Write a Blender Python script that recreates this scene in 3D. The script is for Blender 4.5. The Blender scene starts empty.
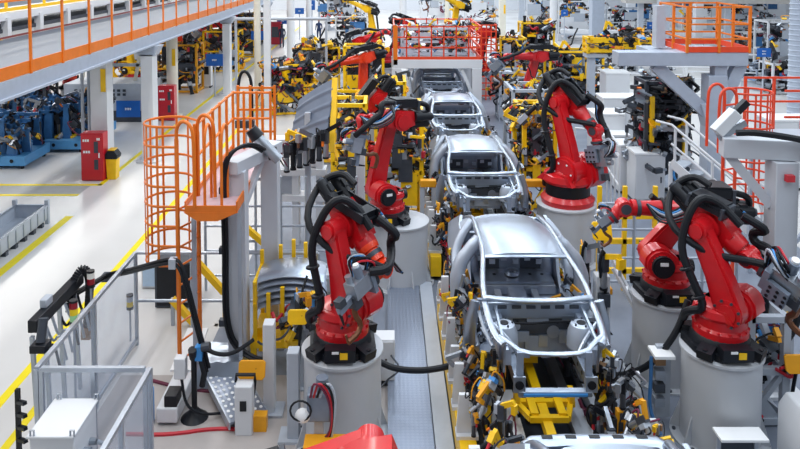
import bpy, math, random
from mathutils import Vector, Matrix, Euler
V = Vector
R = math.radians
PI = math.pi
scene = bpy.context.scene
col = scene.collection
# ------------------------------------------------------------------ camera
F, PX, CAMZ, PITCH = 720.0, 387.0, 6.6, R(3.0)
PY = -42 + F * math.tan(PITCH)
cd = bpy.data.cameras.new('camera')
cam = bpy.data.objects.new('camera', cd)
col.objects.link(cam)
cam.location = (0, 0, CAMZ)
cam.rotation_euler = (PI / 2 - PITCH, 0, 0)
cd.sensor_width = 36
cd.lens = F / 800 * 36
cd.shift_x = (400 - PX) / 800
cd.shift_y = (PY - 224.5) / 800
cd.clip_end = 400
scene.camera = cam


def ray(px, py):
    u, w = (px - PX) / F, -(py - PY) / F
    c, s = math.cos(PITCH), math.sin(PITCH)
    return V((u, c + w * s, -s + w * c))


def atz(px, py, z=0.0):
    d = ray(px, py)
    t = (z - CAMZ) / d.z
    return V((d.x * t, d.y * t, z))


def aty(px, py, Y):
    d = ray(px, py)
    t = Y / d.y
    return V((d.x * t, Y, CAMZ + d.z * t))


# ------------------------------------------------------------------ materials
MATS = {}


def mat(name, rgb, rough=0.5, metal=0.0, var=0.06, scale=6.0, bump=0.0, coat=0.0, alpha=None, emit=0.0, spec=0.5):
    if name in MATS:
        return MATS[name]
    m = bpy.data.materials.new(name)
    m.use_nodes = True
    nt = m.node_tree
    b = nt.nodes['Principled BSDF']
    b.inputs['Roughness'].default_value = rough
    b.inputs['Metallic'].default_value = metal
    b.inputs['Specular IOR Level'].default_value = spec
    if coat:
        b.inputs['Coat Weight'].default_value = coat
        b.inputs['Coat Roughness'].default_value = 0.1
    tc = nt.nodes.new('ShaderNodeTexCoord')
    nz = nt.nodes.new('ShaderNodeTexNoise')
    nz.inputs['Scale'].default_value = scale
    nz.inputs['Detail'].default_value = 4
    nt.links.new(tc.outputs['Object'], nz.inputs['Vector'])
    rp = nt.nodes.new('ShaderNodeValToRGB')
    rp.color_ramp.elements[0].position = 0.3
    rp.color_ramp.elements[1].position = 0.7
    lo = [max(0, c * (1 - var)) for c in rgb]
    hi = [min(1, c * (1 + var)) for c in rgb]
    rp.color_ramp.elements[0].color = (*lo, 1)
    rp.color_ramp.elements[1].color = (*hi, 1)
    nt.links.new(nz.outputs['Fac'], rp.inputs['Fac'])
    nt.links.new(rp.outputs['Color'], b.inputs['Base Color'])
    if bump:
        bp = nt.nodes.new('ShaderNodeBump')
        bp.inputs['Strength'].default_value = bump
        bp.inputs['Distance'].default_value = 0.02
        nt.links.new(nz.outputs['Fac'], bp.inputs['Height'])
        nt.links.new(bp.outputs['Normal'], b.inputs['Normal'])
    if emit:
        b.inputs['Emission Color'].default_value = (*rgb, 1)
        b.inputs['Emission Strength'].default_value = emit
    if alpha is not None:
        b.inputs['Alpha'].default_value = alpha
    MATS[name] = m
    return m


def srgb(r, g, b):
    f = lambda c: (c / 255 / 12.92) if c / 255 <= 0.04045 else ((c / 255 + 0.055) / 1.055) ** 2.4
    return (f(r), f(g), f(b))


M_red = mat('robot_red_paint', srgb(200, 14, 26), 0.36, coat=0.3, var=0.08)
M_redor = mat('robot_orange_red_paint', srgb(235, 62, 20), 0.36, coat=0.3, var=0.06)
M_blk = mat('black_plastic', srgb(20, 24, 32), 0.45, var=0.2, spec=0.35)
M_rub = mat('black_rubber_hose', srgb(16, 20, 28), 0.5, var=0.2, spec=0.35)
M_dgrey = mat('dark_grey_steel', srgb(66, 72, 82), 0.45, metal=0.3, var=0.15)
M_white = mat('white_painted_steel', srgb(214, 217, 222), 0.42, var=0.03, scale=2)
M_ped = mat('grey_white_pedestal_paint', srgb(186, 190, 197), 0.42, var=0.03, scale=2)
M_lgrey = mat('light_grey_paint', srgb(176, 184, 196), 0.45, var=0.04)
M_gun = mat('gun_blue_grey', srgb(128, 140, 158), 0.4, metal=0.3, var=0.08)
M_gan = mat('gantry_pale_grey_paint', srgb(192, 197, 206), 0.42, var=0.03, scale=2)
M_beam = mat('blue_grey_beam_paint', srgb(166, 176, 192), 0.45, var=0.04)
M_cream = mat('cream_column_paint', srgb(222, 218, 204), 0.5, var=0.03)
M_yel = mat('yellow_paint', srgb(246, 196, 8), 0.42, var=0.07)
M_yor = mat('amber_yellow_plastic', srgb(232, 160, 18), 0.5, var=0.06)
M_org = mat('orange_rail_paint', srgb(224, 116, 22), 0.42, var=0.06)
M_orgr = mat('red_orange_rail_paint', srgb(224, 70, 34), 0.42, var=0.06)
M_steel = mat('brushed_steel', srgb(165, 172, 182), 0.34, metal=0.75, var=0.1)
M_alu = mat('aluminium_profile', srgb(176, 184, 196), 0.35, metal=0.6, var=0.06)
M_galv = mat('galvanised_body_steel', srgb(176, 186, 200), 0.34, metal=0.9, var=0.05, scale=3)
M_galvd = mat('dull_body_steel', srgb(150, 162, 182), 0.42, metal=0.35, var=0.12, scale=5)
M_bodyi = mat('satin_body_steel', srgb(186, 196, 211), 0.4, metal=0.45, var=0.05)
M_cop = mat('brown_copper_alloy', srgb(120, 80, 58), 0.4, metal=0.7, var=0.15)
M_blue = mat('sign_blue', srgb(20, 92, 176), 0.45, var=0.03)
M_mblue = mat('machine_blue_paint', srgb(52, 106, 160), 0.45, var=0.12)
M_lblue = mat('light_blue_plastic', srgb(60, 140, 210), 0.4)
M_cab = mat('cabinet_red_paint', srgb(196, 22, 40), 0.35, coat=0.3, var=0.04)
M_sign = mat('sign_white', srgb(240, 242, 245), 0.5, var=0.01)
M_pur = mat('purple_red_cable', srgb(110, 36, 66), 0.5, var=0.15)
M_redc = mat('red_cable', srgb(190, 30, 48), 0.5, var=0.1)
M_brn = mat('cardboard_brown', srgb(150, 116, 84), 0.7, var=0.1)
M_navy = mat('navy_workwear', srgb(28, 36, 58), 0.8, var=0.1)
M_skin = mat('skin', srgb(206, 150, 124), 0.55)
M_hair = mat('dark_hair', srgb(26, 22, 22), 0.6)
M_green = mat('green_glass_lens', srgb(170, 230, 170), 0.3)
M_orp = mat('orange_cap', srgb(240, 120, 20), 0.45)


def glass_panel():
    m = bpy.data.materials.new('clear_polycarbonate')
    m.use_nodes = True
    nt = m.node_tree
    nt.nodes.clear()
    out = nt.nodes.new('ShaderNodeOutputMaterial')
    tr = nt.nodes.new('ShaderNodeBsdfTransparent')
    tr.inputs['Color'].default_value = (0.93, 0.95, 0.98, 1)
    pr = nt.nodes.new('ShaderNodeBsdfPrincipled')
    pr.inputs['Base Color'].default_value = (*srgb(205, 212, 222), 1)
    pr.inputs['Roughness'].default_value = 0.15
    tc = nt.nodes.new('ShaderNodeTexCoord')
    nz = nt.nodes.new('ShaderNodeTexNoise')
    nz.inputs['Scale'].default_value = 2.5
    nt.links.new(tc.outputs['Object'], nz.inputs['Vector'])
    mr = nt.nodes.new('ShaderNodeMapRange')
    mr.inputs['To Min'].default_value = 0.1
    mr.inputs['To Max'].default_value = 0.24
    nt.links.new(nz.outputs['Fac'], mr.inputs['Value'])
    mx = nt.nodes.new('ShaderNodeMixShader')
    nt.links.new(mr.outputs['Result'], mx.inputs['Fac'])
    nt.links.new(tr.outputs[0], mx.inputs[1])
    nt.links.new(pr.outputs[0], mx.inputs[2])
    nt.links.new(mx.outputs[0], out.inputs['Surface'])
    return m


M_glass = glass_panel()


def tread_plate():
    m = bpy.data.materials.new('diamond_tread_plate')
    m.use_nodes = True
    nt = m.node_tree
    b = nt.nodes['Principled BSDF']
    b.inputs['Metallic'].default_value = 0.6
    b.inputs['Roughness'].default_value = 0.38
    b.inputs['Base Color'].default_value = (*srgb(146, 156, 174), 1)
    tc = nt.nodes.new('ShaderNodeTexCoord')
    mp = nt.nodes.new('ShaderNodeMapping')
    mp.inputs['Rotation'].default_value = (0, 0, PI / 4)
    mp.inputs['Scale'].default_value = (22, 22, 22)
    nt.links.new(tc.outputs['Object'], mp.inputs['Vector'])
    ck = nt.nodes.new('ShaderNodeTexChecker')
    ck.inputs['Scale'].default_value = 1
    nt.links.new(mp.outputs[0], ck.inputs['Vector'])
    bp = nt.nodes.new('ShaderNodeBump')
    bp.inputs['Strength'].default_value = 0.5
    bp.inputs['Distance'].default_value = 0.01
    nt.links.new(ck.outputs['Fac'], bp.inputs['Height'])
    nt.links.new(bp.outputs['Normal'], b.inputs['Normal'])
    rr = nt.nodes.new('ShaderNodeMapRange')
    rr.inputs['To Min'].default_value = 0.3
    rr.inputs['To Max'].default_value = 0.5
    nt.links.new(ck.outputs['Fac'], rr.inputs['Value'])
    nt.links.new(rr.outputs[0], b.inputs['Roughness'])
    return m


M_tread = tread_plate()


# ------------------------------------------------------------------ mesh builder
def basis(d, up=V((0, 0, 1))):
    d = V(d).normalized()
    up = V(up)
    if abs(d.dot(up.normalized())) > 0.98:
        up = V((1, 0, 0)) if abs(d.x) < 0.9 else V((0, 1, 0))
    a = up.cross(d).normalized()
    return d, a, d.cross(a).normalized()


class MB:
    def __init__(s):
        s.v, s.f, s.m, s.mats = [], [], [], []

    def mi(s, m):
        if m is None:
            return max(0, len(s.mats) - 1) if s.mats else 0
        if m not in s.mats:
            s.mats.append(m)
        return s.mats.index(m)

    def add(s, vs, fs, m):
        k = len(s.v)
        i = s.mi(m)
        s.v += [V(v) for v in vs]
        s.f += [[k + q for q in f] for f in fs]
        s.m += [i] * len(fs)
        return s

    def box(s, c, d, m=None, rot=None):
        c = V(c)
        hx, hy, hz = d[0] / 2, d[1] / 2, d[2] / 2
        pts = [V((x, y, z)) for x in (-hx, hx) for y in (-hy, hy) for z in (-hz, hz)]
        if rot is not None:
            mt = Euler(rot).to_matrix() if not isinstance(rot, Matrix) else rot
            pts = [mt @ p for p in pts]
        return s.add([c + p for p in pts], [(0, 1, 3, 2), (4, 6, 7, 5), (0, 4, 5, 1), (2, 3, 7, 6), (0, 2, 6, 4), (1, 5, 7, 3)], m)

    def bar(s, p, q, w, h, m=None, up=(0, 0, 1)):
        p, q = V(p), V(q)
        d, a, b = basis(q - p, up)
        pts = []
        for o in (p, q):
            for i, j in ((-1, -1), (1, -1), (1, 1), (-1, 1)):
                pts.append(o + a * (i * w / 2) + b * (j * h / 2))
        return s.add(pts, [(3, 2, 1, 0), (4, 5, 6, 7), (0, 1, 5, 4), (1, 2, 6, 5), (2, 3, 7, 6), (3, 0, 4, 7)], m)

    def cyl(s, p, q, r, r2=None, n=14, m=None):
        p, q = V(p), V(q)
        r2 = r if r2 is None else r2
        d, a, b = basis(q - p)
        pts = []
        for o, rr in ((p, r), (q, r2)):
            for k in range(n):
                t = 2 * PI * k / n
                pts.append(o + a * (math.cos(t) * rr) + b * (math.sin(t) * rr))
        fs = [tuple(range(n - 1, -1, -1)), tuple(range(n, 2 * n))]
        for k in range(n):
            j = (k + 1) % n
            fs.append((k, j, n + j, n + k))
        return s.add(pts, fs, m)

    def tube(s, path, r, n=8, m=None, smooth=0, closed=False, sx=1.0, up=(0, 0, 1)):
        P = [V(p) for p in path]
        for _ in range(smooth):
            Q = [P[0]] if not closed else []
            rng = range(len(P) - 1) if not closed else range(len(P))
            for i in rng:
                a, b = P[i], P[(i + 1) % len(P)]
                Q += [a * .75 + b * .25, a * .25 + b * .75]
            if not closed:
                Q.append(P[-1])
            P = Q
        N = len(P)
        rs = r if isinstance(r, (list, tuple)) else None
        pts = []
        pa = None
        for i in range(N):
            if closed:
                d = P[(i + 1) % N] - P[i - 1]
            else:
                d = P[min(i + 1, N - 1)] - P[max(i - 1, 0)]
            if d.length < 1e-9:
                d = V((0, 0, 1))
            d.normalize()
            if pa is None:
                _, a, b = basis(d, up)
            else:
                a = pa - d * pa.dot(d)
                if a.length < 1e-6:
                    _, a, b = basis(d, up)
                a.normalize()
                b = d.cross(a)
            pa = a
            rr = r if rs is None else rs[min(len(rs) - 1, int(i * len(rs) / N))]
            for k in range(n):
                t = 2 * PI * (k + .5) / n
                pts.append(P[i] + a * (math.cos(t) * rr * sx) + b * (math.sin(t) * rr))
        fs = []
        for i in range(N if closed else N - 1):
            i2 = (i + 1) % N
            for k in range(n):
                j = (k + 1) % n
                fs.append((i * n + k, i * n + j, i2 * n + j, i2 * n + k))
        if not closed:
            fs += [tuple(range(n - 1, -1, -1)), tuple((N - 1) * n + k for k in range(n))]
        return s.add(pts, fs, m)

    def lathe(s, prof, c=(0, 0, 0), n=24, m=None, axis=(0, 0, 1)):
        c = V(c)
        d, a, b = basis(axis)
        pts, fs = [], []
        for r, z in prof:
            for k in range(n):
                t = 2 * PI * k / n
                pts.append(c + d * z + a * (math.cos(t) * r) + b * (math.sin(t) * r))
        for i in range(len(prof) - 1):
            for k in range(n):
                j = (k + 1) % n
                fs.append((i * n + k, i * n + j, (i + 1) * n + j, (i + 1) * n + k))
        fs += [tuple(range(n - 1, -1, -1)), tuple((len(prof) - 1) * n + k for k in range(n))]
        return s.add(pts, fs, m)

    def prism(s, poly, o, ax, ay, az, t, m=None):
        """polygon (u,v) in the plane (ax, ay) at o, thickness t along az, centred"""
        o, ax, ay, az = V(o), V(ax), V(ay), V(az)
        n = len(poly)
        pts = [o + ax * u + ay * v - az * (t / 2) for u, v in poly] + [o + ax * u + ay * v + az * (t / 2) for u, v in poly]
        fs = [tuple(range(n - 1, -1, -1)), tuple(range(n, 2 * n))] + [(k, (k + 1) % n, n + (k + 1) % n, n + k) for k in range(n)]
        return s.add(pts, fs, m)

    def ball(s, c, r, m=None, nu=14, nv=8):
        c = V(c)
        if not isinstance(r, (tuple, list)):
            r = (r, r, r)
        pts = [c + V((0, 0, -r[2]))]
        for i in range(1, nv):
            t = -PI / 2 + PI * i / nv
            for k in range(nu):
                u = 2 * PI * k / nu
                pts.append(c + V((r[0] * math.cos(t) * math.cos(u), r[1] * math.cos(t) * math.sin(u), r[2] * math.sin(t))))
        pts.append(c + V((0, 0, r[2])))
        fs = []
        for k in range(nu):
            fs.append((0, 1 + (k + 1) % nu, 1 + k))
            L = len(pts) - 1
            b = 1 + (nv - 2) * nu
            fs.append((b + k, b + (k + 1) % nu, L))
        for i in range(nv - 2):
            for k in range(nu):
                a, b2 = 1 + i * nu, 1 + (i + 1) * nu
                fs.append((a + k, a + (k + 1) % nu, b2 + (k + 1) % nu, b2 + k))
        return s.add(pts, fs, m)

    def mesh(s, name, m=None, ang=35):
        me = bpy.data.meshes.new(name)
        me.from_pydata([tuple(v) for v in s.v], [], s.f)
        if not s.mats:
            s.mats = [m or M_white]
        for q in s.mats:
            me.materials.append(q)
        me.polygons.foreach_set('material_index', s.m)
        me.polygons.foreach_set('use_smooth', [True] * len(s.f))
        me.set_sharp_from_angle(angle=R(ang))
        me.update()
        return me

    def build(s, name, m=None, parent=None, bevel=0.0, loc=None, rot=None):
        if m is not None and not s.mats:
            s.mats = [m]
        return put(name, s.mesh(name, m), parent, loc, rot, bevel)


def put(name, me, parent=None, loc=None, rot=None, bevel=0.0, scale=None):
    o = bpy.data.objects.new(name, me)
    col.objects.link(o)
    if parent is not None:
        o.parent = parent
    if loc is not None:
        o.location = loc
    if rot is not None:
        if isinstance(rot, Matrix):
            o.rotation_euler = rot.to_euler()
        else:
            o.rotation_euler = rot
    if scale is not None:
        o.scale = scale if isinstance(scale, (tuple, list)) else (scale,) * 3
    if bevel:
        b = o.modifiers.new('bevel', 'BEVEL')
        b.width = bevel
        b.segments = 2
        b.limit_method = 'ANGLE'
        b.angle_limit = R(40)
    return o


def tag(o, label, cat, group=None):
    o['label'] = label
    o['category'] = cat
    if group:
        o['group'] = group
    return o


def thing(name, label, cat, loc=(0, 0, 0), rz=0.0, group=None):
    o = bpy.data.objects.new(name, None)
    o.empty_display_size = 0.2
    col.objects.link(o)
    o.location = loc
    o.rotation_euler = (0, 0, rz)
    return tag(o, label, cat, group)


def struct(name, mb, m, parent=None):
    o = mb.build(name, m, parent)
    o['kind'] = 'structure'
    return o


def dup(root, loc, rz=None, label=None, group=None, scale=None):
    r = root.copy()
    col.objects.link(r)
    r.location = loc
    if rz is not None:
        r.rotation_euler = (0, 0, rz)
    if scale:
        r.scale = (scale,) * 3
    if label:
        r['label'] = label
    if group:
        r['group'] = group
    for ch in root.children:
        c = ch.copy()
        col.objects.link(c)
        c.parent = r
        for g in ch.children:
            d = g.copy()
            col.objects.link(d)
            d.parent = c
    return r


CACHE = {}


def cached(key, fn):
    if key not in CACHE:
        CACHE[key] = fn()
    return CACHE[key]
# ------------------------------------------------------------------ robots
def capsule2(w0, w1, L, n=8, bulge=0.0):
    pts = []
    for k in range(n + 1):
        t = PI + PI * k / n
        pts.append((w0 * math.cos(t), w0 * math.sin(t)))
    if bulge:
        pts.append((w0 * .8 + bulge, L * .35))
    for k in range(n + 1):
        t = PI * k / n
        pts.append((w1 * math.cos(t), L + w1 * math.sin(t)))
    if bulge:
        pts.append((-w0 * .92 + bulge, L * .45))
    return pts


X_, Y_, Z_ = V((1, 0, 0)), V((0, 1, 0)), V((0, 0, 1))


def rb_plate():
    b = MB()
    poly = []
    for k in range(8):
        t = 2 * PI * (k + .5) / 8
        r = .50 if k % 2 else .46
        poly.append((r * math.cos(t), r * math.sin(t)))
    b.prism(poly, (0, 0, .05), X_, Y_, Z_, .09, M_blk)
    for k in range(4):
        t = PI / 4 + k * PI / 2
        d = V((math.cos(t), math.sin(t), 0))
        b.bar(d * .3 + V((0, 0, .13)), d * .56 + V((0, 0, .07)), .2, .12, M_blk)
        b.cyl(d * .52 + V((0, 0, .1)), d * .52 + V((0, 0, .15)), .035, m=M_blk, n=8)
    b.lathe([(.4, .09), (.38, .2), (.34, .24)], n=24, m=M_blk)
    b.box((.45, 0, .14), (.16, .4, .16), M_blk)
    return b.mesh('base_plate')


def rb_base(red=True):
    b = MB()
    b.lathe([(.36, .2), (.36, .3), (.33, .34), (.33, .46), (.3, .5)], n=28, m=M_red)
    for k in range(16):
        t = 2 * PI * k / 16
        b.cyl((.345 * math.cos(t), .345 * math.sin(t), .3), (.345 * math.cos(t), .345 * math.sin(t), .33), .022, n=6, m=M_red)
    return b.mesh('base_ring')


def rb_base_tall():
    b = MB()
    b.lathe([(.52, .0), (.54, .1), (.5, .14), (.46, .18)], n=28, m=M_red)
    b.lathe([(.44, .16), (.44, .5), (.42, .52)], n=28, m=M_blk)
    return b.mesh('base_drum')


def rb_car(m=None):
    m = m or M_red
    b = MB()
    b.lathe([(.34, .46), (.36, .5), (.34, .58), (.26, .62)], n=28, m=m)
    # cheek with the shoulder bearing
    poly = [(-.3, -.12), (.2, -.12), (.27, -.04), (.25, .1), (.16, .2), (.02, .25), (-.12, .2), (-.24, .1)]
    b.prism([(u + .0, v) for u, v in poly], (.18, .19, .6), X_, Z_, Y_, .26, m)
    b.cyl((.2, .0, .6), (.2, .38, .6), .215, n=28, m=m)
    b.cyl((.2, .34, .6), (.2, .41, .6), .17, n=24, m=m)
    b.prism([(-.34, 0), (.3, 0), (.2, .14), (-.2, .12)], (0, -.16, .48), X_, Z_, Y_, .26, m)
    return b.mesh('carousel')


def rb_shh():
    b = MB()
    b.cyl((-.06, -.3, -.04), (-.06, .34, -.04), .31, n=32, m=M_red)
    b.cyl((-.06, -.34, -.04), (-.06, .38, -.04), .26, n=32, m=M_red)
    b.lathe([(.42, -.3), (.42, -.2), (.38, -.1), (.32, .0), (.2, .08)], c=(-.16, 0, 0), n=32, m=M_red)
    for k in range(6):
        a = 2 * PI * k / 6
        b.cyl((-.06 + .2 * math.cos(a), -.345, -.04 + .2 * math.sin(a)), (-.06 + .2 * math.cos(a), -.355, -.04 + .2 * math.sin(a)), .02, n=6, m=M_sign)
    return b.mesh('shoulder_housing')


def rb_smotor():
    b = MB()
    b.cyl((0, .38, 0), (0, .46, 0), .17, n=20, m=M_blk)
    b.cyl((0, .46, 0), (0, .48, 0), .14, n=20, m=M_blk)
    b.box((0, .485, .06), (.12, .012, .05), M_sign)
    b.box((-.3, .12, -.1), (.28, .24, .24), M_blk)
    b.cyl((-.42, .12, -.1), (-.56, .12, -.1), .1, n=14, m=M_blk)
    return b.mesh('shoulder_motor')


def rb_link(m, L):
    b = MB()
    b.prism(capsule2(.19, .135, L, bulge=.04), (0, -.14, 0), X_, Z_, Y_, .17, m)
    b.prism(capsule2(.15, .1, L, bulge=.03), (0, -.14, 0), X_, Z_, Y_, .22, m)
    b.cyl((0, -.26, 0), (0, .04, 0), .18, n=26, m=m)
    b.cyl((0, -.28, 0), (0, -.24, 0), .12, n=20, m=m)
    b.cyl((0, -.26, L), (0, .06, L), .14, n=26, m=m)
    b.cyl((0, -.295, L), (0, -.26, L), .1, n=20, m=m)
    for k in range(8):
        t = 2 * PI * k / 8
        b.cyl((.17 * math.cos(t), -.29, .17 * math.sin(t)), (.17 * math.cos(t), -.26, .17 * math.sin(t)), .018, n=6, m=M_dgrey)
    return b.mesh('link_arm')


def rb_elbow(m):
    b = MB()
    b.cyl((0, -.02, 0), (0, .40, 0), .19, n=28, m=m)
    b.cyl((0, .38, 0), (0, .43, 0), .14, n=24, m=m)
    b.prism([(-.3, -.11), (-.1, -.18), (.2, -.16), (.32, -.12), (.32, .13), (.1, .2), (-.26, .17)], (0, .2, .02), X_, Z_, Y_, .3, m)
    b.lathe([(.16, .28), (.16, .38), (.15, .42)], c=(0, .2, .02), axis=(1, 0, 0), n=24, m=m)
    return b.mesh('elbow_casting')


def rb_motors():
    b = MB()
    for y, z, r in ((.06, .08, .085), (.2, -.08, .085), (.34, .08, .085)):
        b.cyl((-.28, y, z), (-.44, y, z), r + .015, n=16, m=M_blk)
        b.cyl((-.42, y, z), (-.66, y, z), r, n=16, m=M_blk)
        b.cyl((-.66, y, z), (-.7, y, z), r * .7, n=12, m=M_dgrey)
        b.box((-.5, y, z + r), (.12, .07, .06), M_blk)
    return b.mesh('wrist_motors')


def rb_fore(m, L):
    b = MB()
    b.lathe([(.155, .34), (.155, .42), (.14, .48), (.11, L - .22), (.125, L - .16), (.125, L - .06)], c=(0, .2, .02), axis=(1, 0, 0), n=24, m=m)
    b.cyl((L - .19, .2, .02), (L - .13, .2, .02), .135, n=24, m=M_dgrey)
    return b.mesh('forearm')


def rb_wrist(m):
    b = MB()
    b.cyl((0, -.11, 0), (0, .11, 0), .12, n=22, m=m)
    b.cyl((0, -.125, 0), (0, .125, 0), .08, n=18, m=M_dgrey)
    b.lathe([(.11, -.1), (.115, .05), (.095, .16), (.105, .18), (.105, .21)], axis=(1, 0, 0), n=22, m=m)
    return b.mesh('wrist')


def rb_flange():
    b = MB()
    b.cyl((.2, 0, 0), (.25, 0, 0), .13, n=22, m=M_dgrey)
    b.cyl((.25, 0, 0), (.29, 0, 0), .1, n=22, m=M_red)
    return b.mesh('tool_flange')


def rb_pack():
    b = MB()
    # folded sheet tray with side walls, seen from above
    b.box((.02, .2, .3), (.86, .46, .03), M_blk)
    for y in (-.03, .43):
        b.box((.02, y, .37), (.86, .03, .16), M_blk)
    b.box((-.4, .2, .36), (.03, .46, .14), M_blk)
    b.box((.3, .2, .38), (.2, .4, .12), M_blk)
    b.box((-.1, .2, .34), (.3, .24, .06), M_dgrey)
    b.cyl((-.3, .1, .36), (.2, .1, .36), .05, n=10, m=M_rub)
    b.cyl((-.3, .28, .36), (.2, .28, .36), .05, n=10, m=M_rub)
    return b.mesh('dress_pack_tray')


def rb_pack2():
    b = MB()
    b.box((-.1, .2, .42), (.7, .5, .16), M_blk)
    b.box((-.1, .2, .52), (.62, .44, .05), M_blk)
    b.box((.24, .2, .4), (.06, .54, .22), M_dgrey)
    b.box((-.44, .2, .38), (.06, .54, .26), M_dgrey)
    b.box((-.1, -.06, .40), (.64, .03, .1), M_blk)
    return b.mesh('dress_pack_tray')


def rb_gun_body():
    b = MB()
    b.box((.12, 0, .0), (.08, .34, .34), M_gun)
    b.box((.34, .02, .08), (.4, .24, .26), M_steel)
    b.box((.3, -.15, -.1), (.3, .06, .3), M_gun)
    b.box((.5, .0, -.1), (.16, .2, .22), M_dgrey)
    b.cyl((.3, .05, .2), (.3, .05, .4), .075, n=16, m=M_gun)
    b.cyl((.3, .05, .4), (.3, .05, .44), .05, n=14, m=M_sign)
    b.cyl((.46, -.02, .2), (.46, -.02, .32), .06, n=14, m=M_steel)
    for i in range(3):
        for j in range(3):
            b.cyl((.22 + .1 * i, -.18, -.2 + .09 * j), (.22 + .1 * i, -.195, -.2 + .09 * j), .022, n=8, m=M_blk)
    return b.mesh('weld_gun')


def rb_gun_arms():
    b = MB()
    b.tube([(.5, 0, -.1), (.58, 0, -.3), (.5, 0, -.52), (.62, 0, -.62), (.86, 0, -.6)], .05, n=8, m=M_cop, smooth=1, sx=.8)
    b.cyl((.86, 0, -.6), (.86, 0, -.46), .02, n=8, m=M_cop)
    b.bar((.5, 0, -.02), (.86, 0, -.06), .09, .11, M_gun)
    b.cyl((.84, 0, -.1), (.84, 0, -.3), .03, .016, n=8, m=M_blk)
    b.box((.78, 0, .06), (.14, .14, .12), M_dgrey)
    return b.mesh('electrode_arm')


def rb_gun_cables():
    b = MB()
    rnd = random.Random(5)
    for i in range(9):
        y0 = -.1 + .2 * rnd.random()
        p = [V((.05, y0, .1)), V((-.1 + .1 * rnd.random(), y0 + .1, .3 + .12 * rnd.random())), V((.15 + .1 * rnd.random(), y0 - .15, .38 + .1 * rnd.random())), V((.32, y0, .2)), V((.42, y0 * .5, .12))]
        b.tube(p, .013 + .006 * rnd.random(), n=5, m=[M_rub, M_lgrey, M_rub, M_lblue, M_rub, M_redc][i % 6], smooth=2)
    return b.mesh('gun_cable')


def rb_ped(h, r):
    b = MB()
    b.lathe([(r + .13, 0), (r + .13, .03), (r, .035), (r, h - .06), (r + .03, h - .05), (r + .03, h - .015), (r, h)], n=40, m=M_ped)
    for k in range(8):
        t = 2 * PI * (k + .5) / 8
        d = V((math.cos(t), math.sin(t), 0))
        s = V((-d.y, d.x, 0))
        b.prism([(r - .01, .03), (r + .13, .03), (r - .01, .45)], (0, 0, 0), d, Z_, s, .02, M_ped)
        b.cyl(d * (r + .07) + s * .1 + V((0, 0, .03)), d * (r + .07) + s * .1 + V((0, 0, .06)), .025, n=6, m=M_dgrey)
    return b.mesh('robot_pedestal')


def pedestal(loc, h, r, label, group=None):
    o = put('robot_pedestal', cached(('ped', h, r), lambda: rb_ped(h, r)), None, loc, None)
    tag(o, label, 'pedestal', group)
    return o


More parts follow.
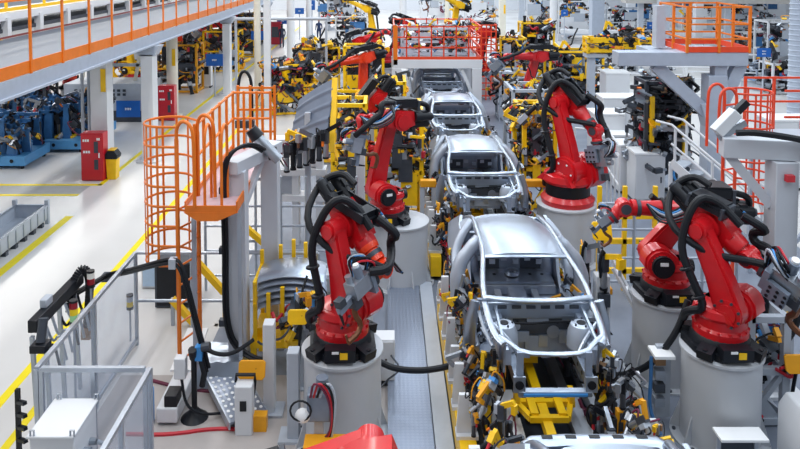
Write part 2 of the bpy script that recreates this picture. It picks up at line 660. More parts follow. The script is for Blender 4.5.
def robot(label, base, yaw, a2, a3, w=-40, roll=0, L=1.35, FL=1.3, mk=None, tool='gun', tall=False, group=None, pack=1, detail=2, hose=True, mf=None, name='welding_robot', scale=1.0, ps=1.0, gs=1.0, fh=True, a4=0, pt=1.0):
    mk = mk or M_red
    mf = mf or mk
    kk = mk.name
    t = thing(name, label, 'robot', base, R(yaw), group)
    t.scale = (scale,) * 3
    if tall:
        put('base_drum', cached('drum', rb_base_tall), t)
        zs = .72
        dz = .12
    else:
        pl = put('base_plate', cached('plate', rb_plate), t, None, (0, 0, R(-90 - yaw)))
        if detail > 1:
            MB().box((.535, .05, .145), (.008, .1, .085), M_yel).build('warning_sticker', parent=pl)['label'] = 'yellow warning sticker'
            MB().box((.535, -.06, .19), (.008, .09, .03), M_sign).build('data_plate', parent=pl)['label'] = 'white data plate'
        put('base_ring', cached('ring', rb_base), t)
        zs = .6
        dz = 0
    put('carousel', cached(('car', kk), lambda: rb_car(mk)), t, (0, 0, dz if not tall else -.22), scale=1.4 if tall else 1.0)
    sh = V((.2, 0, zs))
    put('shoulder_motor', cached('smot', rb_smotor), t, sh)
    if tall:
        put('shoulder_housing', cached('shh', rb_shh), t, sh)
    q2 = Matrix.Rotation(R(a2), 4, 'Y')
    put('link_arm', cached(('link', kk, L), lambda: rb_link(mk, L)), t, sh, (0, R(a2), 0))
    el = sh + (q2 @ V((0, 0, L)))
    q3 = Matrix.Rotation(R(-a3), 4, 'Y')
    fr = put('elbow', cached(('elb', kk), lambda: rb_elbow(mk)), t, el, (0, R(-a3), 0))
    if pack:
        put('wrist_motors', cached('wmot', rb_motors), t, el, (0, R(-a3), 0))
    put('forearm', cached(('fore', mf.name, FL), lambda: rb_fore(mf, FL)), t, el, (0, R(-a3), 0))
    if pack:
        put('dress_pack_tray', cached(('pk', pack), rb_pack if pack == 1 else rb_pack2), t, el, (0, R(-a3 * pt), 0), scale=ps)
    wp = el + (q3 @ V((FL + .04, .2, .02)))
    qw = q3 @ Matrix.Rotation(R(a4), 4, 'X') @ Matrix.Rotation(R(-w), 4, 'Y') @ Matrix.Rotation(R(roll), 4, 'X')
    wr = qw.to_euler()
    put('wrist', cached(('wr', mf.name), lambda: rb_wrist(mf)), t, wp, wr)
    put('tool_flange', cached('flg', rb_flange), t, wp, wr)
    if tool == 'gun':
        tp = wp + (qw @ V((.2, 0, 0)))
        g = put('weld_gun', cached('gunb', rb_gun_body), t, tp, wr, scale=gs)
        put('electrode_arm', cached('guna', rb_gun_arms), g)
        put('gun_cable', cached('gunc', rb_gun_cables), g)
    # hoses: base -> along link -> over elbow -> along forearm -> wrist
    if hose:
        def P(v):
            return el + (q3 @ V(v))
        lk = lambda v: sh + (q2 @ V(v))
        h = MB()
        h.tube([V((-.42, -.2, .3)), V((-.3, -.36, .5)), lk((-.2, -.36, .1)), lk((-.24, -.38, L * .5)), lk((-.26, -.36, L * .9)), P((-.3, -.2, .36)), P((-.1, .05, .4)), P((.3, .1, .34))], .055, n=10, m=M_rub, smooth=2)
        h.build('link_hose', parent=t)
        h = MB()
        if not fh:
            h.tube([P((FL * .55, .2 + .145 * math.cos(a), .02 + .145 * math.sin(a))) for a in [2 * PI * j / 14 for j in range(14)]], .03, n=6, m=M_rub, closed=True)
        else:
          h.tube([P((.2, .3, .36)), P((.55, .42, .4)), P((FL * .7, .46, .2)), P((FL - .05, .44, .1)), wp + (qw @ V((.12, .26, .1))), wp + (qw @ V((.3, .1, .16)))], .06, n=10, m=M_rub, smooth=2)
        h.build('forearm_hose', parent=t)
        h = MB()
        h.tube([P((-.35, .3, .36)), P((-.62, .3, .3)), P((-.7, .1, .0)), P((-.3, -.38, -.2)), P((.3, -.2, -.15)), P((.6, .06, .02)), P((.8, .08, .18))], .05, n=10, m=M_rub, smooth=2)
        h.build('elbow_hose', parent=t)
        if detail > 1:
            h = MB()
            rnd = random.Random(int(abs(yaw) + 10 * abs(a2)))
            for i in range(6):
                h.tube([P((.1 + .05 * i, .44, .34)), P((.35, .5 + .05 * i, .3 - .04 * i)), P((.6 + .04 * i, .44 + .02 * i, .02 - .03 * i)), P((.95, .36, .14))], .016, n=6, m=[M_rub, M_lblue, M_lgrey, M_rub, M_dgrey, M_rub][i], smooth=2)
            h.build('signal_cable', parent=t)
            k = MB()
            for v in ((-.24, -.38, L * .25), (-.26, -.38, L * .6)):
                c = lk(v)
                k.tube([c + (q2 @ V((.075 * math.cos(a), .075 * math.sin(a), 0))) for a in [PI * 2 * j / 10 for j in range(10)]], .022, n=6, m=M_blk, closed=True)
            k.build('hose_clamp', parent=t)
    return t
# ------------------------------------------------------------------ clamps, cables, jigs
def clampmesh(i):
    rnd = random.Random(100 + i)
    b = MB()
    body = [M_dgrey, M_blk, M_steel, M_dgrey, M_lgrey, M_blk][i % 6]
    arm = [M_yel, M_blk, M_steel, M_yel, M_yor, M_dgrey][(i * 5 + i // 6) % 6]
    b.box((0, 0, .1), (.09, .08, .2), body)
    b.cyl((0, 0, -.2), (0, 0, .02), .04, n=10, m=[M_steel, M_blk, M_dgrey][i % 3])
    b.cyl((0, 0, -.23), (0, 0, -.2), .048, n=10, m=M_blk)
    a = .15 + .14 * rnd.random()
    b.bar((0, 0, .18), (a, 0, .24 + .1 * rnd.random()), .05, .06, arm)
    b.box((a, 0, .2), (.06, .07, .12), arm)
    b.cyl((a, 0, .06), (a, 0, .15), .02, n=8, m=[M_cop, M_orp, M_redc, M_steel][i % 4])
    b.box((-.07, .02, .12), (.06, .1, .12), [M_lgrey, M_dgrey, M_blk, M_steel, M_yel, M_brn, M_dgrey, M_lblue, M_redc][i % 9])
    b.tube([(-.08, 0, .16), (-.18, .04, .24), (-.16, .1, .0), (-.04, .08, -.18)], .012, n=5, m=[M_rub, M_pur, M_dgrey, M_rub, M_yor, M_rub][(i * 7) % 6], smooth=2)
    return b.mesh('clamp')


def cablemesh(i):
    rnd = random.Random(300 + i)
    b = MB()
    p = V((0, 0, 0))
    path = [p.copy()]
    for k in range(5):
        p += V((rnd.uniform(-.2, .2), rnd.uniform(-.16, .16), rnd.uniform(-.2, .22)))
        path.append(p.copy())
    b.tube(path, rnd.choice([.014, .02, .026]), n=6, m=[M_rub, M_redc, M_rub, M_dgrey, M_pur, M_rub, M_lgrey, M_rub][i % 8] if i != 11 else M_lblue, smooth=2)
    return b.mesh('cable')


DARK = [i for i in range(18) if (i * 5 + i // 6) % 6 in (1, 2, 5)]


def clamp(i):
    i %= 18
    return cached(('cl', i), lambda: clampmesh(i))


def cable(i):
    i %= 16
    return cached(('cb', i), lambda: cablemesh(i))


def frame_mb(w, d, h, m, t=.1, seed=1, braces=True):
    b = MB()
    rnd = random.Random(seed)
    for x in (-w / 2, w / 2):
        for y in (-d / 2, d / 2):
            b.bar((x, y, 0), (x, y, h), t, t, m)
    for z in (.08, h * .5, h - t / 2):
        for y in (-d / 2, d / 2):
            b.bar((-w / 2, y, z), (w / 2, y, z), t, t * .9, m)
        for x in (-w / 2, w / 2):
            b.bar((x, -d / 2, z), (x, d / 2, z), t * .9, t * .9, m)
    if braces:
        b.bar((-w / 2, -d / 2, .1), (w / 2, -d / 2, h * .5), t * .7, t * .7, m)
        b.prism([(0, 0), (.45, 0), (0, .6)], (-w / 2 + .05, -d / 2, .05), X_, Z_, Y_, .03, m)
    return b


def jig(label, loc, rz, w, d, h, n, seed, m=None, name='clamp_fixture', cat='fixture', group=None, mb=None, ncab=None, z0=.3, csc=1.0, panels=2, fn='frame', back=False, pick=None, pm=None):
    """frame with clamps, cables and cover plates"""
    m = m or M_yel
    rnd = random.Random(seed)
    t = thing(name, label, cat, loc, rz, group)
    (mb or frame_mb(w, d, h, m, seed=seed)).build(fn, parent=t)
    if back:
        MB().box((0, d * .12, (z0 + h) / 2), (w * .9, .06, h - z0 - .1), M_dgrey).build('back_panel', parent=t)
    for k in range(panels):
        p = MB()
        pw, ph = rnd.uniform(.25, .5) * w, rnd.uniform(.15, .35) * h
        p.box((rnd.uniform(-.3, .3) * w, -d / 2 - .04 - .034 * k, rnd.uniform(.3, .8) * h), (pw, .03, ph), rnd.choice(pm or [m, M_lgrey, m, M_dgrey]))
        p.build('mounting_plate', parent=t)
    for k in range(n):
        x, y, z = rnd.uniform(-.5, .5) * w, rnd.uniform(-.6, .5) * d, z0 + rnd.random() * (h - z0)
        put('clamp', clamp(rnd.choice(pick) if pick else rnd.randrange(18)), t, (x, y, z), (rnd.choice([0, PI / 2, PI, -PI / 2, PI / 3]), rnd.choice([0, 0, PI / 4, -PI / 4]), rnd.uniform(0, 6.28)), scale=csc * rnd.uniform(.8, 1.4))
    for k in range(n // 3 if ncab is None else ncab):
        put('cable', cable(rnd.randrange(16)), t, (rnd.uniform(-.5, .5) * w, rnd.uniform(-.65, .4) * d, z0 + rnd.random() * (h - z0)), (0, 0, rnd.uniform(0, 6.28)), scale=csc * rnd.uniform(.8, 1.3))
    return t


def pipe_rail(b, pts, r, m, n=8):
    for i in range(len(pts) - 1):
        b.cyl(pts[i], pts[i + 1], r, n=n, m=m)


def railing(name, label, pts, h, m, group=None, r=.025, rails=(1.0, .55), post_step=1.0, toe=.0, cat='railing', parent=None):
    """railing along a world polyline pts at floor level"""
    base = V(pts[0])
    if parent is None:
        t = thing(name, label, cat, base, 0, group)
        off = base
    else:
        t, off = parent, V((0, 0, 0))
    P = [V(p) - off for p in pts]
    up = V((0, 0, h))
    for f in rails:
        b = MB()
        pipe_rail(b, [p + up * f for p in P], r, m)
        b.build('rail', parent=t)
    if toe:
        b = MB()
        for i in range(len(P) - 1):
            b.bar(P[i] + V((0, 0, toe / 2)), P[i + 1] + V((0, 0, toe / 2)), .02, toe, m)
        b.build('toe_board', parent=t)
    for i in range(len(P) - 1):
        seg = P[i + 1] - P[i]
        n = max(1, int(round(seg.length / post_step)))
        for k in range(n + (1 if i == len(P) - 2 else 0)):
            p = P[i] + seg * (k / n)
            MB().cyl(p, p + up, r, n=8, m=m).build('post', parent=t)
    return t


def caged_ladder(label, loc, rz, ztop, z0, m, ext=1.1, rad=.36, nh=8, zc=None, ext_hoops=True, name='caged_ladder'):
    """ladder in the local yz plane at x=0; the cage bulges towards -x.  loc = foot"""
    t = thing(name, label, 'ladder', loc, rz)
    for y in (-.24, .24):
        b = MB()
        b.bar((0, y, 0), (0, y, ztop + ext * .85), .04, .05, m)
        b.tube([(0, y, ztop + ext * .8), (0, y, ztop + ext), (.12, y, ztop + ext + .12), (.28, y, ztop + ext + .05), (.32, y, ztop + ext * .85), (.32, y, ztop)], .028, n=8, m=m, smooth=2)
        b.box((0, y, .01), (.16, .12, .02), m)
        b.build('stile', parent=t)
    n = int(ztop / .29)
    for k in range(n):
        MB().cyl((0, -.24, .25 + k * .29), (0, .24, .25 + k * .29), .016, n=6, m=m).build('rung', parent=t)
    zs = z0
    hoops = []
    zt = ztop + ext
    for k in range(nh):
        z = zs + (zt - zs) * k / (nh - 1)
        b = MB()
        pts = [(0, -.24, z)]
        for j in range(17):
            a = -PI * .68 + 2 * PI * .68 * j / 16
            pts.append((-rad - .0 - rad * math.cos(a) * .98, rad * math.sin(a), z))
        pts.append((0, .24, z))
        b.tube(pts, .02, n=6, m=m, sx=.6)
        b.build('cage_hoop', parent=t)
    for j in range(7):
        a = -PI * .58 + 2 * PI * .58 * j / 6
        x, y = -rad - rad * math.cos(a) * .98, rad * math.sin(a)
        MB().bar((x, y, zs), (x, y, zt), .035, .012, m, up=(x + rad, y, 0)).build('cage_strip', parent=t)
    return t


def person(label, loc, rz, pose=0, shirt=None):
    """standing person in dark workwear, one continuous body"""
    me = bpy.data.meshes.new('person')
    J = {'pelvis': (0, 0, .95, .13, .10), 'belly': (0, 0, 1.1, .13, .1), 'chest': (0, 0, 1.32, .155, .11), 'neck': (0, 0, 1.48, .055, .055), 'headb': (0.01, 0, 1.55, .07, .07), 'head': (.015, 0, 1.66, .085, .095)}
    pts, edges, rad = [], [], []

    def ad(p, r, par=None):
        pts.append(p)
        rad.append(r)
        if par is not None:
            edges.append((par, len(pts) - 1))
        return len(pts) - 1
    pel = ad((0, 0, .95), (.15, .11))
    be = ad((0, 0, 1.1), (.14, .105), pel)
    ch = ad((0, 0, 1.32), (.16, .12), be)
    nk = ad((0, 0, 1.48), (.055, .055), ch)
    hb = ad((.015, 0, 1.56), (.075, .075), nk)
    hd = ad((.02, 0, 1.67), (.085, .085), hb)
    for s in (-1, 1):
        sh = ad((0, .2 * s, 1.38), (.065, .065), ch)
        el = ad((-.02, .25 * s, 1.1), (.048, .048), sh)
        hand_x = .22 if pose else .06
        wr = ad((hand_x, .22 * s, .95 if pose else .86), (.034, .034), el)
        ha = ad((hand_x + .05, .21 * s, .9 if pose else .78), (.03, .03), wr)
        hp = ad((0, .1 * s, .88), (.1, .1), pel)
        kn = ad((.02, .11 * s, .48), (.062, .062), hp)
        an = ad((-.01, .12 * s, .09), (.042, .042), kn)
        ft = ad((.13, .13 * s, .04), (.04, .035), an)
    me.from_pydata(pts, edges, [])
    me.materials.append(shirt or M_navy)
    o = bpy.data.objects.new('person', me)
    col.objects.link(o)
    o.modifiers.new('skin', 'SKIN').use_smooth_shade = True
    for i, r in enumerate(rad):
        me.skin_vertices[0].data[i].radius = r
    me.skin_vertices[0].data[0].use_root = True
    o.modifiers.new('sub', 'SUBSURF').levels = 1
    o.location = loc
    o.rotation_euler = (0, 0, rz)
    tag(o, label, 'person')
    MB().ball((0.005, 0, 1.72), (.1, .095, .075), M_hair).build('hair', parent=o)
    b = MB()
    b.ball((.06, 0, 1.65), (.06, .072, .085), M_skin)
    b.cyl((.11, 0, 1.67), (.135, 0, 1.64), .012, .02, n=6, m=M_skin)
    b.build('face', parent=o)
    return o


def column(label, x, y, w, m, h=14.0, band=None, round_=False, group=None, base=0.0, d=None):
    t = thing('column', label, 'column', (x, y, base), 0, group)
    b = MB()
    if round_:
        b.cyl((0, 0, 0), (0, 0, h), w / 2, n=24, m=m)
    else:
        b.box((0, 0, h / 2), (w, d or w, h), m)
    b.box((0, 0, .03), (w * 1.4, (d or w) * 1.4, .06), m)
    b.build('shaft', parent=t)
    if band:
        MB().box((w * .3, -w / 2 - .012, band), (w * .3, .02, .7), M_yel).build('marker_strip', parent=t)
    return t


def sign(label, c, w, h, facing=0.0, post=None, m=None, lines=1, stand=None, group=None):
    """rectangular hanging sign centred at c, facing -y rotated by facing"""
    c = V(c)
    t = thing('hanging_sign', label, 'sign', c, facing, group)
    MB().box((0, 0, 0), (w, .04, h), m or M_blue).build('board', parent=t)
    b = MB()
    rnd = random.Random(int(c.x * 10))
    for k in range(lines):
        n = 4
        x = -.14 * w
        for j in range(n):
            ww = w * .055
            zc = (k - (lines - 1) / 2) * h * .3
            b.box((x + ww / 2, -.024, zc), (ww * .7, .006, h * .14), M_sign)
            if j % 2:
                b.box((x + ww / 2, -.024, zc + h * .05), (ww * 1.2, .006, h * .03), M_sign)
            x += ww * 1.25
    b.build('lettering', parent=t)
    if post:
        for x in (-w * .4, w * .4):
            MB().cyl((x, 0, h / 2), (x, 0, h / 2 + post), .015, n=6, m=M_lgrey).build('hanger', parent=t)
    if stand:
        MB().cyl((0, .04, -c.z), (0, .04, 0), .04, n=8, m=M_lgrey).build('pole', parent=t)
    return t
# ------------------------------------------------------------------ car body in white (front faces -y, z=0 at the sill underside)
def tx(z, base=.94):
    """body half width at height z (tumblehome)"""
    return base - max(0, z - .72) * .62


def solid_strip(b, pts, w, h, m, smooth=2, n=10, sx=1.0):
    b.tube(pts, h, n=n, m=m, smooth=smooth, sx=w / h)


def make_car(label, loc, group):
    t = thing('car_body', label, 'car body', loc, 0, group)
    G, D = M_galv, M_galvd
    # roof
    b = MB()
    nx, ny = 14, 16
    vs, fs = [], []
    for j in range(ny + 1):
        y = 2.0 * j / ny
        zc = 1.15 + .085 * math.sin(PI * min(1, (j / ny) * .98 + .1)) - .12 * (j / ny) ** 2
        hw = .635 + .03 * math.sin(PI * j / ny) - .04 * j / ny
        for i in range(nx + 1):
            u = -1 + 2 * i / nx
            bow = .05 * (1 - u * u) * (-1 if j == 0 else 0)
            vs.append((u * hw, y + (-.05 * (1 - u * u) if j == 0 else 0) + (.03 * (1 - u * u) if j == ny else 0), zc - .04 * u * u - .06 * abs(u) ** 5))
    for dz in (0, -.02):
        pass
    n0 = len(vs)
    vs += [(x, y, z - .02) for x, y, z in vs]
    W = nx + 1
    for j in range(ny):
        for i in range(nx):
            a = j * W + i
            fs.append((a, a + 1, a + W + 1, a + W))
            fs.append((n0 + a, n0 + a + W, n0 + a + W + 1, n0 + a + 1))
    for i in range(nx):
        fs.append((i, n0 + i, n0 + i + 1, i + 1))
        a = ny * W + i
        fs.append((a, a + 1, n0 + a + 1, n0 + a))
    for j in range(ny):
        a = j * W
        fs.append((a, a + W, n0 + a + W, n0 + a))
        a = j * W + nx
        fs.append((a, n0 + a, n0 + a + W, a + W))
    b.add(vs, fs, G)
    b.build('roof_panel', parent=t)
    # header rails
    b = MB()
    solid_strip(b, [(-.62, 0, 1.1), (-.3, -.05, 1.13), (.3, -.05, 1.13), (.62, 0, 1.1)], .05, .025, G)
    b.build('windshield_header', parent=t)
    b = MB()
    b.tube([(-.56, 1.97, .96), (-.25, 2.0, .99), (.25, 2.0, .99), (.56, 1.97, .96)], .028, n=10, m=G, smooth=2, sx=1.6)
    b.build('rear_header', parent=t)
    # sides
    for s in (-1, 1):
        q = lambda y, z, o=0.0, base=.94: V((s * (tx(z, base) + o), y, z))
        b = MB()
        rail = [V((s * .74, -.95, .88)), V((s * .73, -.6, 1.0)), V((s * .645, -.05, 1.105)), V((s * .615, .35, 1.14)), V((s * .615, 1.0, 1.15)), V((s * .59, 1.7, 1.07)), V((s * .62, 2.08, .96)), V((s * .7, 2.36, .8)), V((s * .72, 2.46, .5))]
        b.tube(rail, [.036, .034, .034, .034, .036, .04, .045, .05], n=12, m=G, smooth=2, sx=1.2)
        b.build('roof_rail', parent=t)
        b = MB()
        b.bar((s * .86, -.9, .12), (s * .86, 1.15, .12), .14, .2, G)
        b.build('sill', parent=t, bevel=.03)
        b = MB()
        b.tube([q(-.86, .1), q(-.9, .5), q(-.88, .84)], [.1, .09, .07], n=10, m=G, smooth=1, sx=.55, up=(1, 0, 0))
        b.build('hinge_pillar', parent=t)
        b = MB()
        b.tube([q(.42, .1, .0), q(.45, .5, .06), q(.5, .8, .05), q(.55, 1.02, .0), q(.6, 1.15, -.04)], [.14, .12, .11, .1, .085], n=12, m=M_bodyi, smooth=2, sx=.9, up=(1, 0, 0))
        b.build('centre_pillar', parent=t)
        # rear door frame / quarter panel with wheel arch
        out = [(.98, .06), (1.02, .3), (1.2, .55), (1.32, .82), (1.6, .9), (1.9, .92), (2.1, .98), (2.36, .8), (2.46, .7), (2.5, .35), (2.36, .16), (2.0, .14)]
        arch = [(1.58 + .37 * math.cos(a), .14 + .37 * math.sin(a)) for a in [PI * k / 10 for k in range(1, 10)]]
        poly = out + arch + [(1.18, .14), (1.12, .06)]
        vs = [q(y, z, .03 * math.sin(PI * min(1, max(0, z / .9)))) for y, z in poly]
        inn = [v - V((s * .05, 0, 0)) for v in vs]
        n = len(vs)
        fs = [tuple(range(n)), tuple(range(2 * n - 1, n - 1, -1))] + [(k, n + k, n + (k + 1) % n, (k + 1) % n) for k in range(n)]
        b = MB()
        b.add(vs + inn, fs, M_bodyi)
        b.build('quarter_panel', parent=t)
        b = MB()
        b.tube([q(.95, .1), q(1.06, .4), q(1.26, .66), q(1.36, .9), V((s * .64, 1.5, 1.1))], .075, n=10, m=M_bodyi, smooth=2, sx=.7, up=(1, 0, 0))
        b.build('rear_door_frame', parent=t)
        b = MB()
        cp = [V((s * .62, 1.5, 1.1)), V((s * .61, 1.8, 1.05)), V((s * .64, 2.1, .95)), V((s * .74, 2.36, .8)), q(1.95, .9), q(1.62, .88), q(1.34, .86)]
        ci = [v - V((s * .04, 0, .02)) for v in cp]
        n = len(cp)
        b.add(cp + ci, [tuple(range(n)), tuple(range(2 * n - 1, n - 1, -1))] + [(k, n + k, n + (k + 1) % n, (k + 1) % n) for k in range(n)], M_bodyi)
        b.build('rear_pillar', parent=t)
        # inner wheelhouse and front structure
        b = MB()
        b.tube([V((s * .74, -.92, .86)), V((s * .74, -1.3, .8)), V((s * .7, -1.7, .76)), V((s * .62, -1.82, .73))], .03, n=8, m=G, smooth=1, sx=1.5)
        b.tube([V((s * .82, -.95, .72)), V((s * .8, -1.3, .68)), V((s * .74, -1.75, .66))], .022, n=8, m=G, smooth=1, sx=1.3)
        for k in range(4):
            b.bar((s * (.735 - .02 * k), -1.05 - .18 * k, .83 - .025 * k), (s * (.81 - .02 * k), -1.05 - .18 * k, .7 - .012 * k), .05, .015, G)
            b.box((s * .56, -1.0 - .22 * k, .5 + .05 * (k % 2)), (.06, .1, .08), [G, D, M_dgrey, G][k])
        b.prism([(-.9, .3), (-1.75, .32), (-1.8, .7), (-.9, .82)], (s * .6, 0, 0), Y_, Z_, X_, .03, G)
        b.box((s * .66, -1.05, .72), (.14, .26, .05), G)
        b.tube([V((s * .7, -1.35, .76)), V((s * .52, -1.5, .64)), V((s * .4, -1.6, .5))], .03, n=8, m=G, smooth=1)
        b.build('fender_rail', parent=t)
        b = MB()
        b.lathe([(.19, .4), (.18, .6), (.14, .7), (.1, .72), (.06, .715)], c=(s * .52, -1.25, 0), n=22, m=M_bodyi)
        for k in range(5):
            a = 2 * PI * k / 5
            b.cyl((s * .52 + .11 * math.cos(a), -1.25 + .11 * math.sin(a), .71), (s * .52 + .11 * math.cos(a), -1.25 + .11 * math.sin(a), .735), .014, n=6, m=M_dgrey)
        b.box((s * .58, -1.5, .5), (.12, .2, .2), D)
        b.box((s * .57, -1.0, .55), (.1, .18, .3), D)
        b.prism([(0, 0), (.16, 0), (0, .2)], (s * .55, -1.72, .4), Y_, Z_, X_, .1, M_bodyi)
        b.cyl((s * .52, -1.25, .716), (s * .52, -1.25, .724), .06, n=16, m=M_blk)
        b.build('shock_tower', parent=t)
        b = MB()
        b.bar((s * .45, -.85, .3), (s * .45, -2.0, .32), .1, .15, G)
        b.box((s * .45, -2.01, .32), (.15, .03, .2), G)
        b.cyl((s * .45, -2.02, .32), (s * .45, -2.04, .32), .055, n=16, m=M_blk)
        b.bar((s * .43, -1.93, .24), (s * .43, -1.93, .7), .07, .08, D)
        for k in range(4):
            b.cyl((s * (.45 - .052), -1.15 - .2 * k, .32), (s * (.45 - .056), -1.15 - .2 * k, .32), .028, n=10, m=M_blk)
        b.build('front_rail', parent=t, bevel=.01)
    # cowl and firewall
    b = MB()
    b.tube([(-.76, -.9, .9), (-.4, -.99, .9), (0, -1.02, .9), (.4, -.99, .9), (.76, -.9, .9)], .035, n=10, m=G, smooth=2, sx=1.5)
    b.prism([(-.7, .62), (.7, .62), (.72, .84), (-.72, .84)], (0, -.93, 0), X_, Z_, Y_, .05, G)
    for k in range(6):
        b.box((-.5 + .2 * k, -.962, .79), (.13, .02, .05), M_dgrey)
    b.build('cowl', parent=t, bevel=.008)
    b = MB()
    b.prism([(-.62, .12), (.62, .12), (.66, .7), (-.66, .7)], (0, -.86, 0), X_, Z_, Y_, .04, D)
    b.box((0, -.9, .5), (.9, .05, .24), M_dgrey)
    b.cyl((.22, -.9, .42), (.22, -.935, .42), .09, n=16, m=G)
    b.cyl((-.3, -.9, .5), (-.3, -.94, .5), .06, n=14, m=D)
    for k in range(7):
        b.cyl((-.42 + .14 * k, -.92, .56), (-.42 + .14 * k, -.935, .56), .022, n=8, m=M_blk)
    b.box((0, -.89, .25), (.34, .08, .22), D)
    for k, (x, z, w, h) in enumerate(((-.45, .62, .2, .1), (.45, .62, .22, .1), (0, .6, .3, .06), (-.2, .36, .16, .14), (.4, .36, .2, .18), (-.48, .36, .18, .2), (.08, .3, .12, .16))):
        b.box((x, -.93, z), (w, .04 + .02 * (k % 2), h), [G, G, D, D, G, D, G][k])
    b.tube([(-.6, -1.0, .62), (-.2, -1.03, .58), (.2, -1.0, .6), (.6, -1.02, .63)], .018, n=6, m=M_blk, smooth=1)
    b.build('firewall', parent=t)
    # radiator support
    b = MB()
    b.tube([(-.66, -1.7, .77), (-.55, -1.78, .74), (-.4, -1.93, .68), (0, -1.97, .68), (.4, -1.93, .68), (.55, -1.78, .74), (.66, -1.7, .77)], .027, n=10, m=G, smooth=1, sx=1.4)
    for x in (-.36, -.12, .12, .36):
        b.box((x, -1.93, .655), (.1, .05, .05), D)
    b.build('upper_tie_bar', parent=t)
    b = MB()
    b.bar((-.46, -1.98, .2), (.46, -1.98, .2), .1, .07, G)
    b.bar((-.4, -2.04, .2), (.4, -2.04, .2), .015, .04, M_lblue)
    b.build('lower_crossmember', parent=t, bevel=.012)
    # floor, tunnel, seats area
    b = MB()
    b.box((0, .3, .1), (1.62, 2.4, .03), D)
    b.box((0, .2, .18), (.26, 2.1, .16), D)
    for y in (-.3, .3, .9):
        b.bar((-.78, y, .15), (.78, y, .15), .09, .08, G)
    for k in range(10):
        b.cyl((-.6 + .13 * k, .2 + .08 * (k % 3), .115), (-.6 + .13 * k, .2 + .08 * (k % 3), .12), .04, n=8, m=M_blk)
    b.box((0, 1.95, .3), (1.2, 1.0, .03), D)
    b.build('floor_pan', parent=t)
    b = MB()
    b.bar((-.8, -.55, .68), (.8, -.55, .68), .06, .06, D)
    for x in (-.5, -.12, .2, .55):
        b.box((x, -.56, .62), (.06, .08, .2), D)
    b.build('dash_crossbar', parent=t)
    b = MB()
    b.box((0, 1.4, .42), (1.2, .05, .5), D)
    b.bar((-.66, 1.38, .68), (.66, 1.38, .68), .07, .06, G)
    b.box((0, 1.62, .68), (1.22, .45, .03), G)
    for x in (-.4, .4):
        b.cyl((x, 1.62, .696), (x, 1.62, .702), .1, n=18, m=M_blk)
        b.box((x * .9, 1.37, .42), (.36, .02, .26), M_dgrey)
    b.box((0, 1.1, .3), (1.3, .5, .04), G)
    b.lathe([(.12, .0), (.12, .06), (.09, .06), (.085, .01)], c=(0, 1.1, .34), n=18, m=G)
    b.cyl((0, 1.1, .345), (0, 1.1, .35), .08, n=16, m=M_blk)
    for k in range(6):
        b.box((-.5 + .2 * k, 1.36, .5 - .06 * (k % 2)), (.1, .03, .08), M_bodyi)
        b.cyl((-.5 + .2 * k, 1.12, .325), (-.5 + .2 * k, 1.12, .33), .03, n=8, m=M_blk)
    b.bar((-.66, .86, .2), (.66, .86, .2), .12, .14, M_bodyi)
    b.bar((-.62, 1.9, .72), (.62, 1.9, .72), .1, .05, M_bodyi)
    for s in (-1, 1):
        b.prism([(.6, .12), (1.3, .12), (1.36, .7), (1.1, .74), (.95, .4)], (s * .74, 0, 0), Y_, Z_, X_, .05, M_bodyi)
        b.bar((s * .3, .3, .17), (s * .3, 1.0, .2), .1, .06, M_bodyi)
    b.build('rear_bulkhead', parent=t)
    b = MB()
    b.tube([(-.7, 2.4, .72), (-.6, 2.48, .74), (.6, 2.48, .74), (.7, 2.4, .72)], .05, n=10, m=G, smooth=1, sx=1.8)
    b.box((0, 2.46, .42), (1.36, .04, .56), G)
    for k in range(5):
        b.box((-.48 + .24 * k, 2.48, .785), (.11, .05, .012), M_blk)
    b.build('tail_panel', parent=t)
    for s in (-1, 1):
        b = MB()
        b.ball((s * .66, 1.58, .3), (.16, .42, .36), D, 16, 10)
        b.build('wheel_house', parent=t)
    return t
# ------------------------------------------------------------------ the hall
def floor_material():
    m = bpy.data.materials.new('white_epoxy_floor')
    m.use_nodes = True
    nt = m.node_tree
    b = nt.nodes['Principled BSDF']
    tc = nt.nodes.new('ShaderNodeTexCoord')
    n1 = nt.nodes.new('ShaderNodeTexNoise')
    n1.inputs['Scale'].default_value = .35
    n1.inputs['Detail'].default_value = 6
    nt.links.new(tc.outputs['Object'], n1.inputs['Vector'])
    rp = nt.nodes.new('ShaderNodeValToRGB')
    rp.color_ramp.elements[0].position = .3
    rp.color_ramp.elements[1].position = .7
    rp.color_ramp.elements[0].color = (*srgb(212, 211, 210), 1)
    rp.color_ramp.elements[1].color = (*srgb(226, 225, 224), 1)
    nt.links.new(n1.outputs['Fac'], rp.inputs['Fac'])
    nt.links.new(rp.outputs['Color'], b.inputs['Base Color'])
    mr = nt.nodes.new('ShaderNodeMapRange')
    mr.inputs['To Min'].default_value = .16
    mr.inputs['To Max'].default_value = .3
    nt.links.new(n1.outputs['Fac'], mr.inputs['Value'])
    nt.links.new(mr.outputs[0], b.inputs['Roughness'])
    return m


M_floor = floor_material()
M_line = mat('yellow_floor_line', srgb(244, 222, 20), .45, var=.04)
M_fgrey = mat('grey_floor_band', srgb(168, 170, 170), .5, var=.05)
M_cell = mat('grey_cell_floor', srgb(124, 132, 147), .5, var=.14, scale=1.5)
M_wall = mat('white_wall_cladding', srgb(225, 230, 238), .7, var=.02)

struct('floor', MB().box((0, 38, -.1), (110, 110, .2)), M_floor)
struct('wall_back', MB().box((0, 92, 9), (110, .4, 18)), M_wall)
struct('wall_left', MB().box((-54, 38, 9), (.4, 110, 18)), M_wall)
struct('wall_right', MB().box((54, 38, 9), (.4, 110, 18)), M_wall)
NL = [0]


